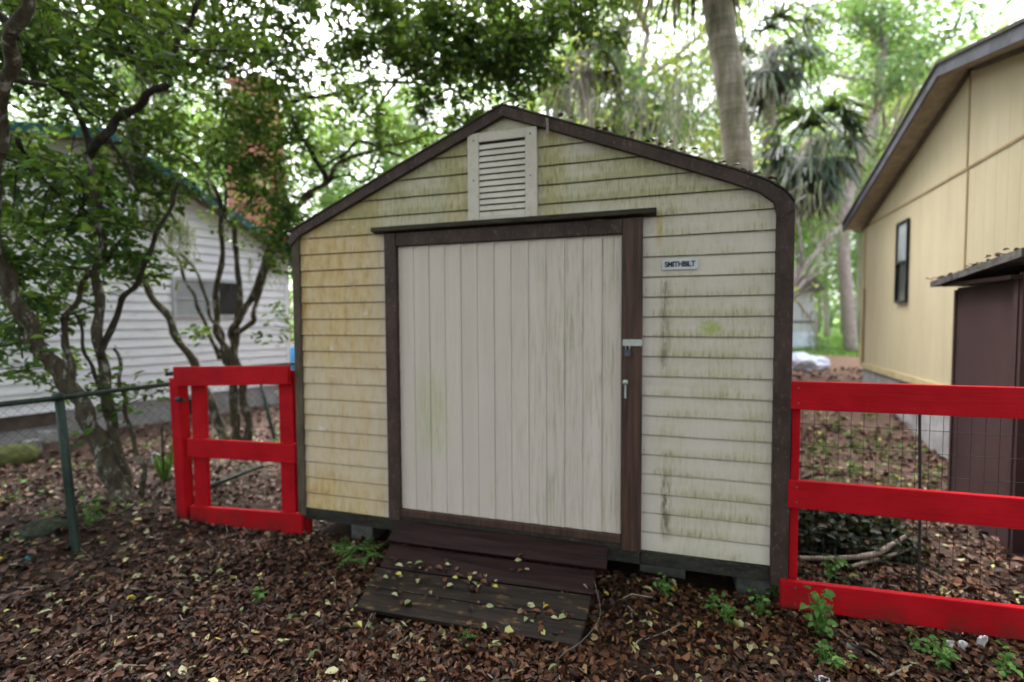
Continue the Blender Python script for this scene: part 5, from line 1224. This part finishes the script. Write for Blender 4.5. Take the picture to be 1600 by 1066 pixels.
def ground_cover():
    rng = np.random.default_rng(13); n = 130; x = rng.uniform(3.6, 6.0, n); y = rng.uniform(1.6, 6.5, n)
    V, F = clump_leaves(np.stack([x, y, gh(x, y)+0.06], 1), 8, .10, (.03, .09), rng, -0.25, .4)
    o = fast_mesh('ground_cover', V, F, MAT['leaf']); tag(o, 'low green weeds in the litter between shed and yellow house', 'weeds', kind='stuff')
    n = 90; x = rng.uniform(-4.5, -1.7, n); y = rng.uniform(-1.2, 3.5, n)
    V, F = clump_leaves(np.stack([x, y, gh(x, y)+0.03], 1), 6, .06, (.03, .06), rng, -0.1, .5)
    o = fast_mesh('ground_cover', V, F, MAT['weed']); tag(o, 'small green weeds in the litter under the left trees', 'weeds', kind='stuff')
ground_cover()
# dark ivy heap and fallen branch behind the red fence
def ivy_heap():
    rng = np.random.default_rng(14); c = np.array([4.02, 1.05, 0.0]); n = 420
    u = unit(rng.normal(0, 1, (n, 3))); u[:, 2] = np.abs(u[:, 2]); Cc = c+u*np.array([.58, .36, .34])*rng.uniform(.75, 1.0, (n, 1))
    root = empty('ivy_heap', tuple(c), 'dark heap of ivy behind the lower wire of the red fence', 'ivy')
    V, F = clump_leaves(Cc, 10, .07, (.04, .075), rng, .2, .6); fast_mesh('ivy_leaves', V, F, MAT['ivy'], root)
    m = crumple('heap_core', (0, 0, 0.02), (.46, .29, .27), 4.0, MAT['ivy'], amp=.2, sub=3); m.parent = root
ivy_heap()
br = MB(); br.tube(smooth_path([P(1248, 872, z=.08), P(1310, 872, z=.09), P(1365, 866, z=.10), P(1395, 850, z=.14), P(1416, 838, z=.20)]), [.016]*10+[.02]*8+[.014]*7, 7)
br.tube(smooth_path([P(1330, 885, z=.05), P(1390, 868, z=.08), P(1430, 855, z=.10)]), .012, 6)
o = br.build('fallen_branch', MAT['stick'], smooth=True); tag(o, 'pale broken branch lying in front of the dark ivy heap', 'branch')

# ------------------------------------------------------------------ weeds and ferns
def weed(px, py, h_, nst, label, seed, lf=(.03, .055), lean=.25):
    rng = np.random.default_rng(seed); p = P(px, py, z=0.0); p[2] = float(gh(p[0], p[1])); root = empty('weed', tuple(p), label, 'weed', 'green weeds sprouting near the fences')
    st = MB(); Cc = []
    for i in range(nst):
        a = rng.uniform(0, 6.28); t = np.array([math.cos(a)*lean*rng.uniform(.3, 1), math.sin(a)*lean*rng.uniform(.3, 1), 1])*h_*rng.uniform(.6, 1.05)
        q0 = p+rng.normal(0, .015, 3)*np.array([1, 1, 0]); q1 = q0+t*.5+rng.normal(0, .01, 3); q2 = q0+t
        st.tube([q0, q1, q2], [.003, .0025, .0015], 4, False)
        for k in np.linspace(.25, 1, max(3, int(h_*16))): Cc.append(q0+(q2-q0)*k)
    st.build('stem', MAT['weed'], root)
    V, F = clump_leaves(np.array(Cc), 3, .030, lf, rng, .1, .62); fast_mesh('leaves', V, F, MAT['weed'], root)
for i, a in enumerate([
    (1283, 995, .25, 5, 'tall leafy weed in front of the bottom red rail', (.035, .065)),
    (1213, 930, .26, 4, 'weed growing up the right corner board of the shed', (.03, .055)),
    (1192, 968, .16, 4, 'weed on the bare soil left of the bottom red rail', (.025, .045)),
    (1140, 978, .14, 4, 'weed behind the small pale stone', (.025, .045)),
    (1040, 935, .12, 4, 'short weed under the shed just right of the ramp', (.025, .045)),
    (1112, 950, .10, 3, 'small weed below the middle of the right siding', (.025, .04)),
    (1300, 905, .20, 4, 'weed behind the left end of the bottom red rail', (.035, .06)),
    (1478, 1045, .12, 4, 'weed below the right half of the bottom red rail', (.03, .055)),
    (1590, 1005, .14, 4, 'weed at the right edge under the red rail', (.03, .055)),
    (1565, 1052, .12, 4, 'weed in the lower right corner of the ground', (.03, .05)),
    (1290, 1040, .12, 4, 'bright weed below the tall leafy weed', (.03, .05)),
    (150, 835, .20, 5, 'bright green weed at the foot of the mossy left tree', (.03, .06)),
    (405, 940, .08, 3, 'small seedling alone in the litter left of the ramp', (.02, .04)),
    (1440, 1020, .10, 3, 'small weed left of the torn white scraps', (.025, .045)),
]): weed(a[0], a[1], a[2], a[3], a[4], 200+i, a[5])
def fern(px, py, label, seed, n=7, L=.26):
    rng = np.random.default_rng(seed); p = P(px, py, z=0.0); p[2] = float(gh(p[0], p[1])); root = empty('fern', tuple(p), label, 'fern', 'ferns beside the ramp'); C = []; Dd = []; Ls = []; st = MB()
    for i in range(n):
        a = i*6.283/n+rng.uniform(-.3, .3); l = L*rng.uniform(.7, 1.1); pr = None; pts = []
        for k in range(9):
            t = k/8; q_ = p+np.array([math.cos(a)*l*t, math.sin(a)*l*t, l*(.75*t-.55*t*t)]); pts.append(q_)
            if k > 1:
                dv = q_-pr; s = np.array([-math.sin(a), math.cos(a), 0])
                for sg in (1, -1): C.append(q_); Dd.append(s*sg+dv*6); Ls.append(l*.30*(1.1-t))
            pr = q_
        st.tube(pts, .0025, 4, False)
    st.build('stem', MAT['weed'], root)
    C = np.array(C); V, F = leaf_geo(C, np.array(Dd), np.tile([0, 0, 1.0], (len(C), 1))+rng.normal(0, .15, (len(C), 3)), np.array(Ls), np.array(Ls)*.3); fast_mesh('fronds', V, F, MAT['weed'], root)
fern(562, 872, 'green fern left of the ramp top under the shed edge', 61)
fern(540, 860, 'smaller fern under the shed edge next to its neighbour fern', 62, 6, .18)
fern(722, 1000, 'tiny fern sprig in front of the ramp foot', 63, 4, .10)
# strap-leaved plant tied to a stake near the gate
p = P(257, 760, z=0.0); p[2] = float(gh(p[0], p[1])); root = empty('strap_leaf_plant', tuple(p), 'young strap leaved plant tied up with pale string left of the gate', 'plant'); rng = np.random.default_rng(70)
n = 10; a = rng.uniform(0, 6.28, n); V, F = leaf_geo(np.tile(p, (n, 1)), np.stack([np.cos(a)*.3, np.sin(a)*.3, np.ones(n)], 1), np.stack([np.cos(a), np.sin(a), np.full(n, .3)], 1), rng.uniform(.3, .55, n), np.full(n, .045))
fast_mesh('leaves', V, F, MAT['weed'], root)
MB().tube([p, p+np.array([-.01, 0, .62])], .010, 6).build('stake', MAT['greenvinyl'], root)
MB().tube(smooth_path([p+np.array([-.02, -.02, .33]), p+np.array([-.11, -.03, .34]), p+np.array([-.13, -.02, .22])]), .006, 5).build('string', MAT['tarp'], root)

# ------------------------------------------------------------------ stones, scraps, sticks
def stone(px, py, r, label, mat, seed, name='stone', grp=None):
    p = P(px, py, z=0.0); o = crumple(name, (p[0], p[1], float(gh(p[0], p[1]))+r[2]*.2), r, seed, mat, amp=.18, sub=3); return tag(o, label, 'stone', grp)
stone(72, 846, (.15, .13, .10), 'dark mossy rock left of the slanting green post', MAT['mossrock'], 3, 'mossy_rock')
stone(1169, 980, (.030, .026, .026), 'small pale stone on the soil right of the ramp', MAT['palestone'], 5, 'stone', 'small pale stones')
stone(1390, 1040, (.030, .02, .02), 'small pale stone beside the bare stick', MAT['palestone'], 6, 'stone', 'small pale stones')
stone(1283, 1064, (.05, .03, .025), 'bluish white stone at the bottom edge of the ground', MAT['tarp'], 7, 'stone', 'small pale stones')
stone(1330, 1012, (.04, .02, .02), 'flat pale stone below the tall leafy weed', MAT['palestone'], 8, 'stone', 'small pale stones')
def slabs(px, py, w, hgt, ang, mat, label, name, seed, zz=.02):
    rng = np.random.default_rng(seed); p = P(px, py, z=zz); u = np.array([math.cos(ang), math.sin(ang)*.3, .0]); v = np.array([.15*math.sin(ang), -.25, 1.0]); v /= np.linalg.norm(v); nn = np.cross(u, v)
    g = 5; V = [];
    for i in range(g):
        for j in range(g):
            s = (i/(g-1)-.5)*w*(1-.25*rng.random()); t = j/(g-1)*hgt; V.append(p+u*s+v*t+nn*(rng.normal(0, .006)))
    idx = np.arange(g*g).reshape(g, g); F = np.stack([idx[:-1, :-1], idx[1:, :-1], idx[1:, 1:], idx[:-1, 1:]], -1).reshape(-1, 4)
    o = fast_mesh(name, np.array(V), F, mat); m = o.modifiers.new('thick', 'SOLIDIFY'); m.thickness = .003
    return tag(o, label, 'scrap', 'torn scraps on the ground')
slabs(1482, 1012, .045, .045, .2, MAT['scrap'], 'left torn white scrap under the bottom red rail', 'torn_scrap', 1)
slabs(1503, 1016, .034, .055, -.3, MAT['scrap'], 'narrow middle torn white scrap under the bottom red rail', 'torn_scrap', 2)
slabs(1532, 1012, .042, .075, .1, MAT['scrap'], 'tallest torn white scrap with yellow edge under the bottom red rail', 'torn_scrap', 3)
slabs(44, 876, .05, .03, .3, MAT['tealscrap'], 'teal plastic scrap in the litter at the left edge', 'plastic_scrap', 4)
def stick(pts, r, label): o = MB().tube(smooth_path([P(a, b_, z=z) for a, b_, z in pts]), r, 6).build('stick', MAT['stick'], smooth=True); tag(o, label, 'stick', 'bare sticks on the ground')
stick([(1378, 1062, .02), (1402, 1050, .03), (1424, 1040, .035)], .006, 'short bare stick in the lower right foreground')
stick([(1312, 985, .02), (1345, 1010, .03), (1385, 1035, .02)], .006, 'grey stick slanting right of the tall leafy weed')
stick([(150, 775, .05), (172, 785, .08), (190, 790, .08)], .014, 'stubby dead stick at the foot of the mossy left tree')
stick([(92, 1052, .03), (112, 1025, .03), (140, 1005, .04)], .005, 'thin stick in the lower left litter')
# mossy box and pale blocks by the white house
p = P(14, 728, z=0.0)
o = MB().lathe((p[0]-.15, p[1]+.1, 0), [(.26, 0), (.28, .06), (.25, .14), (.19, .20), (.07, .22)], 14).build('mossy_mound', MAT['moldgreen'], smooth=True); tag(o, 'yellow green mossy mound by the white house at the left edge', 'mound')
for px, py, w, lab in ((50, 706, .14, 'pale block leaning by the white house, left of its neighbour'), (76, 690, .22, 'longer pale block at the foot of the white house wall')):
    p = P(px, py, z=0.0); b = MB(); b.box(p[0]-w/2, p[0]+w/2, p[1]-.08, p[1]+.08, -.02, .16); o = b.build('pale_block', MAT['foundation'], bevel=.01); tag(o, lab, 'block', 'pale blocks by the white house')
